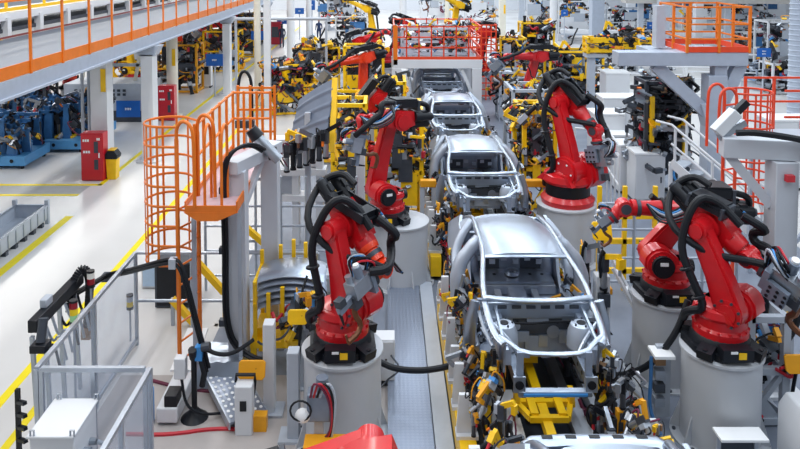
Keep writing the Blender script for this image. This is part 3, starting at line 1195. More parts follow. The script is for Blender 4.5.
def fline(x0, y0, x1, y1, w=.14, m=None, z=.004):
    NL[0] += 1
    struct('trim_%d' % NL[0], MB().bar((x0, y0, z), (x1, y1, z), w, .006), m or M_line)


fline(-5.75, 7, -5.75, 60)          # aisle edge beside the line
fline(-8.35, 20.6, -8.35, 70)       # far aisle edge
fline(-26, 20.65, -8.3, 20.65)
fline(-26, 19.75, -8.6, 19.75)
fline(-26, 20.2, -8.6, 20.2, .74, M_fgrey, .001)
fline(-8.12, 13.2, -8.12, 18.1, .2)
fline(-5.15, 7.0, -5.15, 10.4, .12)
fline(-5.62, 8.98, -5.15, 8.98, .08)
fline(-5.45, 6.5, -5.45, 9.0, .5, M_fgrey, .001)
# darker cell floor under the line
struct('trim_40', MB().box((3.2, 23, .0), (12.4, 38, .012)), M_cell)

# walkways of tread plate along the line
o = MB().box((0, 0, 0), (.62, 15, .03), M_tread).build('tread_plate_walkway', None, loc=(.32, 14, .1))
tag(o, 'diamond tread plate walkway left of the car line', 'walkway')
o = MB().box((0, 0, 0), (.24, 15, .1), M_lgrey).build('cable_duct', None, loc=(.77, 14, .05))
tag(o, 'pale grey floor duct between walkway and left jigs', 'duct')
o = MB().box((0, 0, 0), (.5, 12, .03), M_tread).build('tread_plate_walkway', None, loc=(3.28, 12.5, .1))
tag(o, 'diamond tread plate walkway right of the car line', 'walkway')

# ------------------------------------------------------------------ mezzanine
mz = thing('mezzanine_walkway', 'raised grey walkway with orange toe board and railing posts', 'walkway', (-7.6, 8, 3.8))
MB().box((-1.75, 26, .4), (3.4, 60, .1), mat('walkway_deck_grey', srgb(102, 112, 128), .5)).build('deck', parent=mz)
b = MB()
b.box((-.05, 26, .2), (.3, 60, .34), M_beam)
b.box((-.05, 26, .02), (.42, 60, .05), M_beam)
b.box((-3.4, 26, .2), (.3, 60, .34), M_beam)
b.build('edge_beam', parent=mz)
MB().box((0.08, 26, .52), (.02, 60, .26), M_org).build('toe_board', parent=mz)
MB().box((-3.42, 26, .5), (.02, 60, .06), mat('dull_red_kerb', srgb(128, 52, 52), .5)).build('inner_kerb', parent=mz)
for k in range(30):
    y = 15.07 + 1.5 * (k - 3) - 8
    MB().box((.1, y, 1.35), (.045, .06, 1.95), M_org).build('railing_post', parent=mz)
for z in (1.95, 2.32):
    MB().box((.1, 26, z), (.05, 60, .05), M_org).build('hand_rail', parent=mz)
ords = ['nearest', 'second', 'third', 'fourth', 'fifth', 'sixth', 'seventh', 'eighth', 'ninth', 'tenth', 'eleventh', 'twelfth']
for k, (y, w) in enumerate(((23.2, .5), (34.6, .46), (46, .46))):
    t = thing('mezzanine_column', '%s white steel column holding up the orange railed walkway' % ords[k], 'column', (-7.72, y, 0), 0, 'columns under the raised walkway')
    MB().box((0, 0, 1.75), (w * .75, w, 3.5), M_white).build('shaft', parent=t)
    b = MB()
    b.prism([(-.25, 0), (.25, 0), (.42, .32), (-.42, .32)], (0, 0, 3.46), X_, Z_, Y_, w, M_beam)
    b.build('capital', parent=t)
    MB().box((0, 0, .03), (.7, .7, .05), M_white).build('base_plate', parent=t)
# conveyor running along the mezzanine
cv = thing('overhead_conveyor', 'white conveyor frame with yellow guard rails on the raised walkway', 'conveyor', (-11.3, 8, 4.25))
MB().box((-.6, 26, .62), (1.4, 60, .22), M_white).build('track_beam', parent=cv)
MB().box((-.6, 26, .2), (1.2, 60, .12), M_dgrey).build('lower_tray', parent=cv)
for k in range(26):
    MB().box((0.05, 1.2 + 2.0 * k, .3), (.2, .22, .6), M_white).build('support_leg', parent=cv)
for k, z in enumerate((.82, 1.3)):
    MB().box((.05 - .25 * k, 26, z), (.08, 60, .1), M_yel).build('guard_rail', parent=cv)
for k in range(24):
    MB().box((-.1, 1.5 + 2.4 * k, 1.05), (.07, .07, .5), M_yel).build('guard_post', parent=cv)

# ------------------------------------------------------------------ left side of the aisle
def fire_cabinet(label, loc, s=1.0):
    t = thing('fire_cabinet', label, 'fire cabinet', loc, 0)
    t.scale = (s, s, s)
    MB().box((0, .2, .72), (.66, .38, 1.42), M_cab).build('body', parent=t, bevel=.012)
    b = MB().box((0, 0, .72), (.6, .025, 1.34), M_cab)
    for x, z, w in ((-.17, 1.22, .2), (-.15, .88, .22), (.2, 1.26, .1)):
        for q in range(3):
            b.box((x - w / 3 + q * w / 3, -.016, z), (w / 4, .006, .07), M_sign)
    d = b.build('door', parent=t)
    MB().box((.13, -.018, 1.02), (.12, .012, .34), M_dgrey).build('window_pane', parent=d)
    MB().box((.13, -.018, .5), (.12, .012, .3), M_dgrey).build('window_pane', parent=d)
    MB().box((.22, -.02, .78), (.03, .03, .14), M_sign).build('handle', parent=d)
    return t


fire_cabinet('red fire cabinet in front of the cream column beside the yellow bin', (-8.72, 21.0, 0))
fire_cabinet('farther red fire cabinet beside a cream round column', (-8.95, 28.9, 0))
column('white square column rising behind the nearer red fire cabinet', -8.75, 21.9, .5, M_white, h=3.6, band=2.9)
column('cream round column behind the farther red fire cabinet', -8.95, 29.8, .46, M_cream, h=3.6, band=2.5, round_=True)
t = thing('waste_bin', 'yellow waste bin with black lid beside the red fire cabinet', 'bin', (-8.22, 21.3, 0))
b = MB()
b.prism([(-.13, 0), (.13, 0), (.16, .62), (-.16, .62)], (0, 0, 0), X_, Z_, Y_, .3, M_yel)
b.build('body', parent=t, bevel=.01)
b = MB()
b.prism([(-.18, .62), (.18, .62), (.2, .72), (.1, .86), (-.1, .86), (-.2, .72)], (0, 0, 0), X_, Z_, Y_, .34, M_blk)
b.prism([(-.1, .865), (.1, .865), (.1, .9), (-.1, .9)], (0, 0, 0), X_, Z_, Y_, .3, M_yel)
b.build('lid', parent=t, bevel=.01)

# blue weld fixtures on dollies
def blue_fixture(label, loc, w, d, seed, rz=0):
    rnd = random.Random(seed)
    t = thing('weld_fixture', label, 'weld fixture', loc, rz, 'blue weld fixtures left of the aisle')
    b = MB()
    m = mat('fixture_base_blue', srgb(82, 150, 205), .42)
    b.box((0, 0, .27), (w, d, .3), m)
    for x in (-w / 2 + .15, w / 2 - .15):
        for y in (-d / 2 + .15, d / 2 - .15):
            b.cyl((x, y, 0), (x, y, .14), .06, n=10, m=M_blk)
    for x in (-w * .38, 0, w * .38):
        b.cyl((x, -d / 2 - .005, .27), (x, -d / 2 - .012, .27), .06, n=14, m=M_blk)
    b.build('base', parent=t, bevel=.02)
    MB().box((w * .1, -d * .3, .46), (w * .3, d * .2, .08), M_yel).build('parts_tray', parent=t)
    n = int(w * d * 6)
    for k in range(n):
        x, y = rnd.uniform(-.45, .45) * w, rnd.uniform(-.42, .42) * d
        h = rnd.uniform(.4, 1.25)
        b = MB()
        b.prism([(-.14, 0), (.14, 0), (.07, h), (-.07, h)], (x, y, .42), X_, Z_, Y_, .12, M_mblue)
        b.box((x, y, .42 + h), (.2, .2, .06), M_mblue)
        b.bar((x, y, .42 + h), (x + rnd.uniform(-.3, .3), y - .2, .5 + h + rnd.uniform(0, .2)), .06, .07, rnd.choice([M_mblue, M_blk, M_dgrey]))
        b.cyl((x + .1, y, .5), (x + .1, y, .3 + h), .03, n=8, m=rnd.choice([M_blk, M_dgrey, M_steel]))
        b.build('clamp_post', parent=t)
    for k in range(int(w * d * 4)):
        put('clamp', clamp(rnd.choice(DARK)), t, (rnd.uniform(-.47, .47) * w, rnd.uniform(-.5, .4) * d, rnd.uniform(.6, 1.5)), (rnd.choice([0, .8, -.8]), 0, rnd.uniform(0, 6)), scale=rnd.uniform(1.2, 2.0))
    for k in range(5):
        z = rnd.uniform(.7, 1.6)
        MB().bar((rnd.uniform(-.45, 0) * w, rnd.uniform(-.4, .4) * d, z), (rnd.uniform(0, .45) * w, rnd.uniform(-.4, .4) * d, z), .1, .1, M_mblue).build('cross_bar', parent=t)
    b = MB()
    for x in (-w * .46, -w * .1):
        b.box((x, -d * .4, .9), (.09, .12, .95), M_mblue)
    b.box((-w * .28, -d * .4, 1.35), (w * .36 + .09, .12, .1), M_mblue)
    b.box((-w * .28, -d * .4, .9), (.09, .12, .95), M_mblue)
    b.build('portal', parent=t)
    return t


blue_fixture('nearer blue weld fixture on a light blue dolly at the left edge', (-13.0, 23.0, 0), 3.4, 1.7, 3)
blue_fixture('blue weld fixture standing behind between the nearer one and the red cabinet', (-11.3, 25.6, 0), 2.0, 3.0, 4)
blue_fixture('farther blue weld fixture at the left edge under the walkway', (-14.6, 27.2, 0), 3.4, 2.0, 5)
t = thing('steel_post', 'thin grey double post between blue fixtures and white column', 'post', (-9.25, 21.9, 0))
for x in (-.1, .1):
    MB().cyl((x, 0, 0), (x, 0, 3.6), .05, n=8, m=M_lgrey).build('upright', parent=t)

# stillage of grey steel
t = thing('steel_stillage', 'grey steel stillage with open top at the left edge of the aisle', 'container', (-8.85, 15.9, 0))
b = MB()
for x in (-.4, .4):
    b.box((x, 0, .3), (.04, 3.4, .3), M_lgrey)
    b.box((x, 0, .46), (.07, 3.4, .05), M_alu)
for y in (-1.7, 1.7):
    b.box((0, y, .3), (.8, .04, .3), M_lgrey)
    b.box((0, y, .46), (.8, .07, .05), M_alu)
b.box((0, 0, .13), (.8, 3.4, .04), M_lgrey)
b.build('tub', parent=t)
for x in (-.4, .4):
    for y in (-1.7, 1.7):
        MB().box((x, y, .3), (.09, .09, .6), M_lgrey).build('corner_post', parent=t)
for k in range(10):
    MB().box((.43, -1.55 + .34 * k, .3), (.03, .05, .3), M_alu).build('side_rib', parent=t)
for k in range(8):
    MB().box((.36, -1.5 + .42 * k, .05), (.12, .12, .1), M_dgrey).build('foot', parent=t)

# grey machine block behind the first walkway column, and a car body on it
mc = thing('transfer_machine', 'grey white transfer machine carrying a blue sign behind the walkway columns', 'machine', (-11.3, 29.5, 0))
MB().box((0, 0, 1.0), (3.4, 1.6, 1.1), M_lgrey).build('housing', parent=mc, bevel=.02)
MB().box((0, -.1, .23), (3.2, 1.4, .46), M_dgrey).build('plinth', parent=mc)
b = MB()
for x in (-1.2, .3):
    for i in range(3):
        for j in range(2):
            b.box((x + .22 * i, -.815, 1.28 - .16 * j), (.12, .02, .1), M_dgrey)
b.build('grille', parent=mc)
MB().box((-.9, -.83, .78), (.7, .03, .3), mat('dull_maroon', srgb(110, 62, 70), .5)).build('access_panel', parent=mc)
b = MB()
for x in (-1.3, -.2, .9):
    b.bar((x, 0, 1.55), (x + .3, 0, 3.0), .12, .12, M_cream)
b.bar((-1.6, 0, 2.2), (1.5, 0, 2.2), .12, .12, M_lgrey)
b.build('superstructure', parent=mc)
sign('blue sign with small white lettering on the grey transfer machine', (-10.3, 28.4, .6), .95, .66, lines=1)
# ------------------------------------------------------------------ left foreground: guard, ladder, gantry
GH = 1.6
_a, _b, _c = atz(37, 369, GH), atz(150, 369, GH), atz(135, 253, GH)
GX, GXR, GY0, GY1 = (_a.x + _c.x) / 2, _b.x, (_a.y + _b.y) / 2, _c.y
print('guard', _a, _b, _c)


def guard(label, p, q, h, n, z0=.06, rails=(.04, None), mid=None):
    p, q = V(p), V(q)
    t = thing('guard_fence', label, 'guard fence', p)
    d = q - p
    P = MB()
    for k in range(n + 1):
        c = d * (k / n)
        MB().box((c.x, c.y, h / 2), (.05, .05, h), M_alu).build('post', parent=t)
    MB().bar((0, 0, h), tuple(d + V((0, 0, h))), .055, .055, M_alu).build('top_rail', parent=t)
    MB().bar((0, 0, .1), tuple(d + V((0, 0, .1))), .05, .05, M_alu).build('bottom_rail', parent=t)
    if mid:
        MB().bar((0, 0, mid), tuple(d + V((0, 0, mid))), .04, .04, M_alu).build('middle_rail', parent=t)
    for k in range(n):
        a, b_ = d * ((k + .02) / n), d * ((k + .98) / n)
        MB().bar(tuple(a + V((0, 0, h / 2 + .05))), tuple(b_ + V((0, 0, h / 2 + .05))), .008, h - .16, M_glass).build('clear_panel', parent=t)
    return t


guard('clear panelled guard fence along the aisle behind the black cable tray', (GX, GY0, 0), (GX, GY1, 0), GH, 2)
guard('clear panelled guard fence crossing behind the white control cabinet', (GX + .06, GY0, 0), (GXR - .06, GY0, 0), GH, 2)
guard('clear panelled guard fence right of the white control cabinet, nearest', (GXR, GY0, 0), (GXR, 6.6, 0), GH, 2)
t = thing('pipe_fence', 'grey pipe fence with two rails behind the orange ladder foot', 'fence', (GX, GY1, 0))
for z in (1.6, .77):
    MB().cyl((0, 0, z), (3.1, 0, z), .027, n=8, m=M_alu).build('rail', parent=t)
for x in (.0, .95, 1.9, 3.1):
    MB().cyl((x, 0, 0), (x, 0, 1.6), .03, n=8, m=M_alu).build('post', parent=t)
t = thing('pipe_fence', 'grey pipe fence behind the parts rack and white gantry', 'fence', (-3.6, 14.0, 0))
for z in (1.7, 1.3, .8, .3):
    MB().cyl((0, 0, z), (3.0, 0, z), .025, n=8, m=M_alu).build('rail', parent=t)
for k in range(7):
    MB().cyl((k * .5, 0, 0), (k * .5, 0, 2.3), .028, n=8, m=M_alu).build('post', parent=t)

# white control cabinet in the near guard
t = thing('control_cabinet', 'white control cabinet with flat lid inside the clear guard', 'cabinet', tuple(V((0, 0, 0)) + V(((atz(57, 404, 1.3).x + atz(75, 441, 1.3).x) / 2 - .02, (atz(75, 404, 1.3).y + atz(60, 441, 1.3).y) / 2, 0))))
MB().box((0, 0, .68), (.5, .6, 1.3), M_white).build('body', parent=t, bevel=.015)
MB().box((0, 0, 1.345), (.53, .7, .03), M_white).build('lid', parent=t, bevel=.01)
for x, y in ((-.22, -.33), (.22, -.33), (-.22, .33), (.22, .33)):
    MB().tube([(x, y, 1.35), (x, y, 1.42), (x + .04, y, 1.42), (x + .04, y, 1.35)], .012, n=6, m=M_steel).build('lifting_eye', parent=t)
b = MB()
for k in range(3):
    b.cyl((.25, -.22 + .16 * k, 1.0), (.33, -.22 + .16 * k, 1.0), .04, n=10, m=M_steel)
    b.tube([(.33, -.22 + .16 * k, 1.0), (.42, -.2 + .16 * k, .95), (.45, -.1 + .1 * k, .6), (.4, 0, .1)], .025, n=8, m=M_alu, smooth=2)
b.build('conduit', parent=t)
MB().box((.05, -.34, .9), (.3, .012, .5), M_lgrey).build('door_panel', parent=t)

# white machine bed inside the guard
t = thing('machine_bed', 'white flat machine bed with sloping covers inside the guard fence', 'machine', (-3.35, 10.9, 0))
MB().box((.25, -.2, .17), (.3, 1.8, .22), M_white).build('bed', parent=t, bevel=.02)
MB().box((.2, .3, .36), (.34, 1.0, .03), M_sign, rot=(R(8), 0, 0)).build('cover', parent=t)
MB().box((.3, -.95, .36), (.18, .26, .16), M_blk).build('drive', parent=t, bevel=.01)
MB().box((-.02, -1.0, .25), (.1, .12, .5), M_lblue).build('hose_port', parent=t)
t = thing('foil_wrapped_block', 'low block wrapped in shiny silver foil beside the machine bed', 'block', (-2.55, 11.0, 0))
rnd = random.Random(8)
b = MB()
n = 14
vs, fs = [], []
for j in range(n + 1):
    for i in range(n + 1):
        u, v = i / n, j / n
        e = min(u, 1 - u, v, 1 - v)
        vs.append(((u - .5) * .9, (v - .5) * .8, min(.42, .08 + e * 3.2) + rnd.uniform(-.015, .015)))
for j in range(n):
    for i in range(n):
        a = j * (n + 1) + i
        fs.append((a, a + 1, a + n + 2, a + n + 1))
b.add(vs, fs, M_galv)
b.box((0, 0, .05), (.86, .76, .08), M_lgrey)
b.build('foil', parent=t)
o = MB().box((0, 0, 0), (4.4, 4.2, .01), mat('pale_concrete', srgb(172, 166, 164), .5, var=.08, scale=2)).build('floor_mat', None, loc=(-2.0, 8.95, .012))
o['kind'] = 'structure'
o.name = 'trim_50'

# cable tray and drag chain along the guard
t = thing('cable_tray', 'black covered cable tray with bracket legs on the aisle side of the guard', 'cable tray', ((atz(42, 316, 1.68).x + atz(72, 284, 1.68).x) / 2, (atz(42, 316, 1.68).y + atz(72, 284, 1.68).y) / 2 - .1, 0))
MB().box((0, .1, 1.66), (.13, 1.5, .17), M_blk).build('tray', parent=t, bevel=.012)
MB().box((-.02, -.2, 1.8), (.1, .2, .12), M_lgrey).build('sensor_box', parent=t, bevel=.015)
for y in (-.7, -.35, .1, .6):
    MB().bar((.02, y, 1.56), (.06, y + .04, .02), .05, .05, M_alu).build('leg', parent=t)
b = MB()
rnd = random.Random(3)
for k in range(7):
    y = -.5 + .2 * k
    b.tube([(.0, y, 1.55), (.08, y + .05, 1.2 + rnd.uniform(-.1, .1)), (.16, y + .1, 1.35), (.2, y + .2, .9)], .02, n=6, m=[M_rub, M_alu, M_lgrey][k % 3], smooth=2)
b.build('cable', parent=t)
t = thing('drag_chain', 'black drag chain arching over the guard fence beside the beacons', 'drag chain', (-4.5, 10.4, 0))
b = MB()
pts = [aty(px, py, 10.5 + .06 * k) - V((-4.5, 10.4, 0)) for k, (px, py) in enumerate(((70, 312), (71, 300), (72, 288), (76, 275), (82, 268), (88, 272), (90, 284), (89, 300), (88, 314), (87, 326)))]
P = [V(p) for p in pts]
for _ in range(2):
    Q = [P[0]]
    for i in range(len(P) - 1):
        Q += [P[i] * .75 + P[i + 1] * .25, P[i] * .25 + P[i + 1] * .75]
    P = Q + [P[-1]]
for i in range(0, len(P) - 1):
    d = (P[i + 1] - P[i])
    b.bar(P[i] - d * .1, P[i + 1] - d * .2, .1, .085, M_blk, up=(0, 1, .2))
b.build('link_chain', parent=t)
MB().box(tuple(P[-1] + V((0, 0, -.1))), (.14, .14, .18), M_brn).build('end_bracket', parent=t)
t = thing('hose_bundle', 'black hose bundle running from the drag chain to the ladder and down', 'hose', (0, 0, 0))
for dz in (0, .06):
    b = MB()
    pp = [aty(66, 300, 10.4), aty(88, 288, 11.2), aty(106, 277, 11.9), aty(125, 274, 11.3), aty(150, 267, 10.5), aty(172, 262, 10.2), aty(180, 268, 10.15), aty(187, 292, 10.1), aty(194, 320, 10.1), aty(201, 346, 10.05), aty(207, 372, 10.0)]
    b.tube([p + V((dz * .5, 0, dz)) for p in pp], .026, n=8, m=M_rub, smooth=2)
    b.build('hose', parent=t)
MB().box(aty(107, 277, 11.9), (.14, .14, .12), M_dgrey).build('clip', parent=t)
MB().box(aty(173, 263, 10.2), (.1, .12, .14), M_lgrey).build('clip', parent=t)
t['label'] = 'black hose bundle running from the drag chain past the ladder and down'


def beacon(label, p, cols, s=1.0):
    t = thing('signal_beacon', label, 'beacon light', p, 0)
    MB().cyl((0, 0, -p[2]), (0, 0, 0), .018, n=8, m=M_alu).build('stem', parent=t)
    MB().cyl((0, 0, 0), (0, 0, .05), .06, n=14, m=M_blk).build('base', parent=t)
    z = .05
    for c in cols:
        MB().cyl((0, 0, z), (0, 0, z + .085), .055, n=14, m=c).build('lens', parent=t)
        z += .088
    MB().cyl((0, 0, z), (0, 0, z + .03), .057, n=14, m=M_blk).build('cap', parent=t)


M_dred = mat('dark_red_lens', srgb(150, 20, 40), .3)
M_ylens = mat('yellow_lens', srgb(250, 214, 30), .3)
M_wlens = mat('white_lens', srgb(240, 240, 235), .3)
beacon('red, yellow and pale green signal beacon on the guard rail', aty(74, 324, 9.8), [M_green, M_ylens, M_dred])
beacon('red and white signal beacon beside the drag chain arch', aty(91, 287, 10.6), [M_dred, M_wlens])
beacon('small yellow and grey signal beacon on the pipe fence corner', aty(130, 309, 12.1), [M_ylens, M_lgrey])

# small black rack at the left edge and black clamp unit
t = thing('tool_rack', 'black wall rack of stubby arms outside the guard corner', 'rack', (-4.55, 8.6, 0))
MB().box((0, 0, .65), (.05, .05, 1.3), M_blk).build('upright', parent=t)
for k in range(5):
    MB().bar((0, 0, .5 + .16 * k), (.14, -.1, .54 + .16 * k), .05, .04, M_blk).build('arm', parent=t)
t = thing('junction_unit', 'black junction unit fixed on the guard fence corner post', 'junction box', (-4.45, 9.0, 1.32))
MB().box((0, 0, .3), (.2, .2, .1), M_blk).build('body', parent=t, bevel=.01)
MB().cyl((0, 0, .35), (.0, .1, .62), .06, n=10, m=M_dgrey).build('plug', parent=t)
MB().box((.1, 0, .25), (.14, .05, .05), M_blk).build('bracket', parent=t)

# orange caged ladder, stair platform
caged_ladder('orange caged ladder at the left beside the white gantry post', (-3.02, 10.75, 0), R(-24), 2.95, 2.0, M_org, ext=1.15)
pf = thing('service_platform', 'orange service platform with pink grey deck behind the caged ladder', 'platform', (-2.9, 10.5, 0))
MB().box((.3, 1.6, 2.9), (.75, 3.3, .05), mat('pinkish_deck', srgb(196, 170, 178), .5)).build('deck', parent=pf)
b = MB()
b.box((-.08, 1.6, 2.93), (.02, 3.3, .16), M_org)
b.box((.68, 1.6, 2.93), (.02, 3.3, .16), M_org)
b.box((.3, -.05, 2.9), (.75, .02, .1), M_org)
b.prism([(-.1, 2.85), (.7, 2.85), (.4, 2.72), (.1, 2.72)], (0, -.05, 0), X_, Z_, Y_, .03, M_org)
b.build('toe_board', parent=pf)
for x in (-.05, .65):
    for y in (.3, 3.0):
        MB().bar((x, y, 0), (x, y, 2.88), .06, .06, M_alu).build('support_leg', parent=pf)
for z in (2.4, 1.2):
    MB().bar((-.05, 3.0, z), (.65, 3.0, z), .05, .05, M_alu).build('cross_tie', parent=pf)
for pts, nm in (([(-.06, .45, 2.92), (-.06, 1.6, 2.92), (-.06, 3.2, 2.92), (.66, 3.2, 2.92)], 1),):
    for f in (1.1, .6):
        b = MB()
        pipe_rail(b, [V(p) + V((0, 0, f)) for p in pts], .024, M_org)
        b.build('rail', parent=pf)
for p in ((-.06, .45), (-.06, 1.0), (-.06, 1.6), (-.06, 2.1), (-.06, 2.65), (-.06, 3.2), (.15, 3.2), (.4, 3.2), (.66, 3.2)):
    MB().bar((p[0], p[1], 2.9), (p[0], p[1], 4.05), .045, .045, M_org).build('post', parent=pf)
for x in (.2, .45):
    MB().tube([(x, .0, 2.92), (x, .0, 3.9), (x, .12, 4.1), (x, .3, 4.1), (x, .4, 3.9), (x, .4, 2.92)], .022, n=8, m=M_org, smooth=2).build('grab_rail', parent=pf)
# orange fence further back
t = thing('orange_guard_rail', 'orange guard rail with crossed bars behind the white gantry top', 'railing', (-3.05, 14.6, 0))
for x in (0, .25, .5, .75):
    MB().bar((x, 0, 2.3), (x, 0, 4.0), .05, .05, M_org).build('post', parent=t)
for z in (3.95, 3.5, 3.05, 2.6):
    MB().bar((0, 0, z), (.75, 0, z), .04, .04, M_org).build('rail', parent=t)
for x in (.02, .73):
    MB().bar((x, 0, 0), (x, 0, 2.4), .06, .06, M_lgrey).build('leg', parent=t)
t = thing('orange_hose_loop', 'black hose loop standing above the orange guard rail', 'hose', (0, 0, 0))
MB().tube([aty(238, 118, 15.2), aty(238, 84, 15.2), aty(241, 72, 15.2), aty(247, 71, 15.2), aty(252, 82, 15.2), aty(252, 122, 15.2)], .034, n=8, m=M_rub, smooth=2).build('hose', parent=t)
t.name = 'hose_loop'
MB().box(aty(245, 124, 15.2), (.4, .12, .16), M_dgrey).build('hose_base', parent=t)
p = aty(245, 124, 15.2)
MB().bar((p.x, p.y, 0), (p.x, p.y, p.z), .08, .08, M_lgrey).build('stand', parent=t)

# white gantry with black hose
gt = thing('white_gantry', 'white portal gantry with black hose at the left of the cell', 'gantry', (-2.34, 11.1, 0))
for p in ((0, 0), (.36, .95)):
    MB().box((p[0], p[1], 1.65), (.29, .29, 3.3), M_gan).build('post', parent=gt, bevel=.01)
    MB().box((p[0], p[1], .03), (.5, .5, .05), M_white).build('base_plate', parent=gt)
b = MB()
b.bar((-.07, -.18, 3.37), (.43, 1.13, 3.37), .26, .2, M_gan)
b.bar((.04, .08, 2.6), (.26, .68, 3.26), .1, .1, M_gan)
b.build('cross_beam', parent=gt, bevel=.01)
b = MB()
h = [aty(262, 151, 11.4), aty(252, 145, 11.2), aty(238, 147, 11.0), aty(226, 157, 10.9), aty(222, 175, 10.9), aty(222, 195, 10.9), aty(224, 240, 10.92), aty(224, 290, 10.92), aty(225, 322, 10.92), aty(232, 345, 10.9), aty(250, 358, 10.8), aty(262, 361, 10.7)]
off = V((-2.34, 11.1, 0))
for dx in (0, .05):
    b.tube([p - off + V((dx, -.02, dx * .6)) for p in h], .028, n=8, m=M_rub, smooth=2)
b.build('hose', parent=gt)
b = MB()
for y in (190, 250, 322):
    b.box(aty(224, y, 10.95) - off, (.14, .1, .1), M_dgrey)
b.build('hose_clip', parent=gt)
t = thing('tube_gripper', 'black and steel gripper tube pointing up left above the white gantry', 'gripper', (0, 0, 0))
MB().cyl(aty(279, 160, 11.6), aty(256, 136, 11.6), .09, n=14, m=M_steel).build('barrel', parent=t)
MB().cyl(aty(258, 138, 11.6), aty(251, 129, 11.6), .12, .1, n=14, m=M_blk).build('end_cap', parent=t)
p = aty(272, 158, 11.6)
MB().bar(p, V((p.x, 11.75, 3.45)), .12, .12, M_dgrey).build('mount', parent=t)

# parts rack with curved panels on it
rk = thing('parts_rack', 'yellow parts rack of upright posts holding curved steel panels', 'rack', (-1.66, 11.45, 0))
b = MB()
b.box((0, 0, .5), (1.0, .8, .1), M_yel)
for x in (-.45, .45):
    for y in (-.35, .35):
        b.bar((x, y, 0), (x, y, .5), .09, .09, M_yel)
b.box((-.35, 0, .62), (.2, .5, .16), M_yel)
b.build('base_frame', parent=rk)
for x, y, h in ((-.42, -.36, 1.5), (-.2, -.42, 1.35), (.02, -.42, 1.45), (-.42, .3, 1.75), (.1, .36, 1.9), (.3, .36, 1.85), (-.12, .38, 1.8)):
    MB().bar((x, y, .5), (x, y, h), .06, .06, M_yel).build('upright', parent=rk)
for z, dx in ((1.5, -.42), (1.15, -.42)):
    MB().bar((dx, -.42, z), (dx, .36, z), .05, .05, M_yel).build('side_bar', parent=rk)
for k in range(5):
    b = MB()
    vs, fs = [], []
    nx, ny = 12, 8
    for s_ in (0, 1):
        for j in range(ny + 1):
            for i in range(nx + 1):
                u, v = i / nx, j / ny
                x = (u - .5) * 1.05
                vs.append((x, (v - .5) * .62, .1 * (1 - (2 * u - 1) ** 2) + .03 * math.sin(v * PI) - (.05 * (v < .06)) - s_ * .014))
    W = nx + 1
    N = W * (ny + 1)
    for j in range(ny):
        for i in range(nx):
            a = j * W + i
            fs.append((a, a + 1, a + W + 1, a + W))
            fs.append((N + a, N + a + W, N + a + W + 1, N + a + 1))
    for i in range(nx):
        fs.append((i, N + i, N + i + 1, i + 1))
        a = ny * W + i
        fs.append((a, a + 1, N + a + 1, N + a))
    b.add(vs, fs, M_galv if k == 4 else M_galvd)
    b.build('curved_panel', None, loc=(-1.52, 11.4, 1.12 + .105 * k))
    tag(bpy.data.objects[-1] if False else col.objects[-1], '%s curved steel panel in the yellow parts rack' % ['lowest', 'second lowest', 'middle', 'second highest', 'topmost shiny'][k], 'panel', 'curved panels in the yellow rack')
for k in range(4):
    MB().box((.0, 0, .99 + .105 * k + .08), (.04, .5, .03), M_blk).build('spacer', parent=rk)

# yellow diagonal struts behind the ladder
for k, (p, q, Y, lab) in enumerate((((197, 262), (224, 292), 12.6, 'upper'), ((172, 299), (216, 347), 12.6, 'lower'), ((244, 226), (272, 250), 13.2, 'farthest'))):
    a, c = aty(*p, Y), aty(*q, Y)
    t = thing('diagonal_strut', '%s yellow diagonal strut behind the pipe fence left of the rack' % lab, 'strut', (a.x, Y, 0))
    MB().bar((0, 0, a.z), (c.x - a.x, 0, c.z), .12, .1, M_yel).build('strut_bar', parent=t)
    MB().bar((0, .04, 0), (0, .04, a.z), .06, .06, M_lgrey).build('post', parent=t)
    MB().bar((c.x - a.x, .04, 0), (c.x - a.x, .04, c.z), .1, .06, M_yel).build('post', parent=t)
t = thing('floor_cabinet', 'dark grey floor cabinet behind the orange ladder cage', 'cabinet', (-4.05, 13.5, 0))
MB().box((.05, 0, .45), (.75, .5, .86), M_dgrey).build('body', parent=t, bevel=.01)
MB().box((.05, -.255, .45), (.66, .02, .78), M_blk).build('door', parent=t)
t = thing('small_cabinet', 'small white box cabinet left of the dark grey floor cabinet', 'cabinet', (-4.75, 14.2, 0))
MB().box((0, 0, .25), (.3, .3, .46), M_white).build('body', parent=t, bevel=.01)
MB().box((0, -.155, .25), (.24, .01, .38), mat('pale_blue_panel', srgb(180, 205, 230), .4)).build('door', parent=t)

# hose stand with black cone foot
t = thing('tool_stand', 'black tool stand on a cone foot with a white box and blue valve', 'stand', (-2.76, 10.0, 0))
b = MB()
b.lathe([(.2, 0), (.2, .015), (.1, .1), (.05, .16)], n=20, m=M_blk)
b.build('cone_foot', parent=t)
MB().cyl((0, 0, .1), (0, 0, .95), .04, n=10, m=M_blk).build('pole', parent=t)
b = MB()
b.box((.08, 0, .98), (.1, .12, .2), M_lblue)
b.cyl((.12, -.02, 1.06), (.24, -.02, 1.08), .06, n=10, m=M_dgrey)
b.cyl((0, 0, .9), (0, -.08, 1.06), .06, n=10, m=M_blk)
b.build('valve', parent=t)
MB().box((-.17, -.06, .8), (.16, .14, .3), M_white).build('white_box', parent=t, bevel=.012)
b = MB()
b.tube([(-.16, -.06, .62), (-.1, -.12, .3), (.05, -.16, .2), (.2, -.1, .12), (.6, .1, .05)], .02, n=6, m=M_rub, smooth=2)
b.tube([(.16, -.02, 1.05), (.35, -.02, .95), (.55, .1, .9), (.8, .3, 1.0)], .03, n=8, m=M_rub, smooth=2)
b.tube([(.1, 0, .9), (.16, -.04, .7), (.12, -.02, .5)], .045, n=8, m=M_blk)
b.build('hose', parent=t)
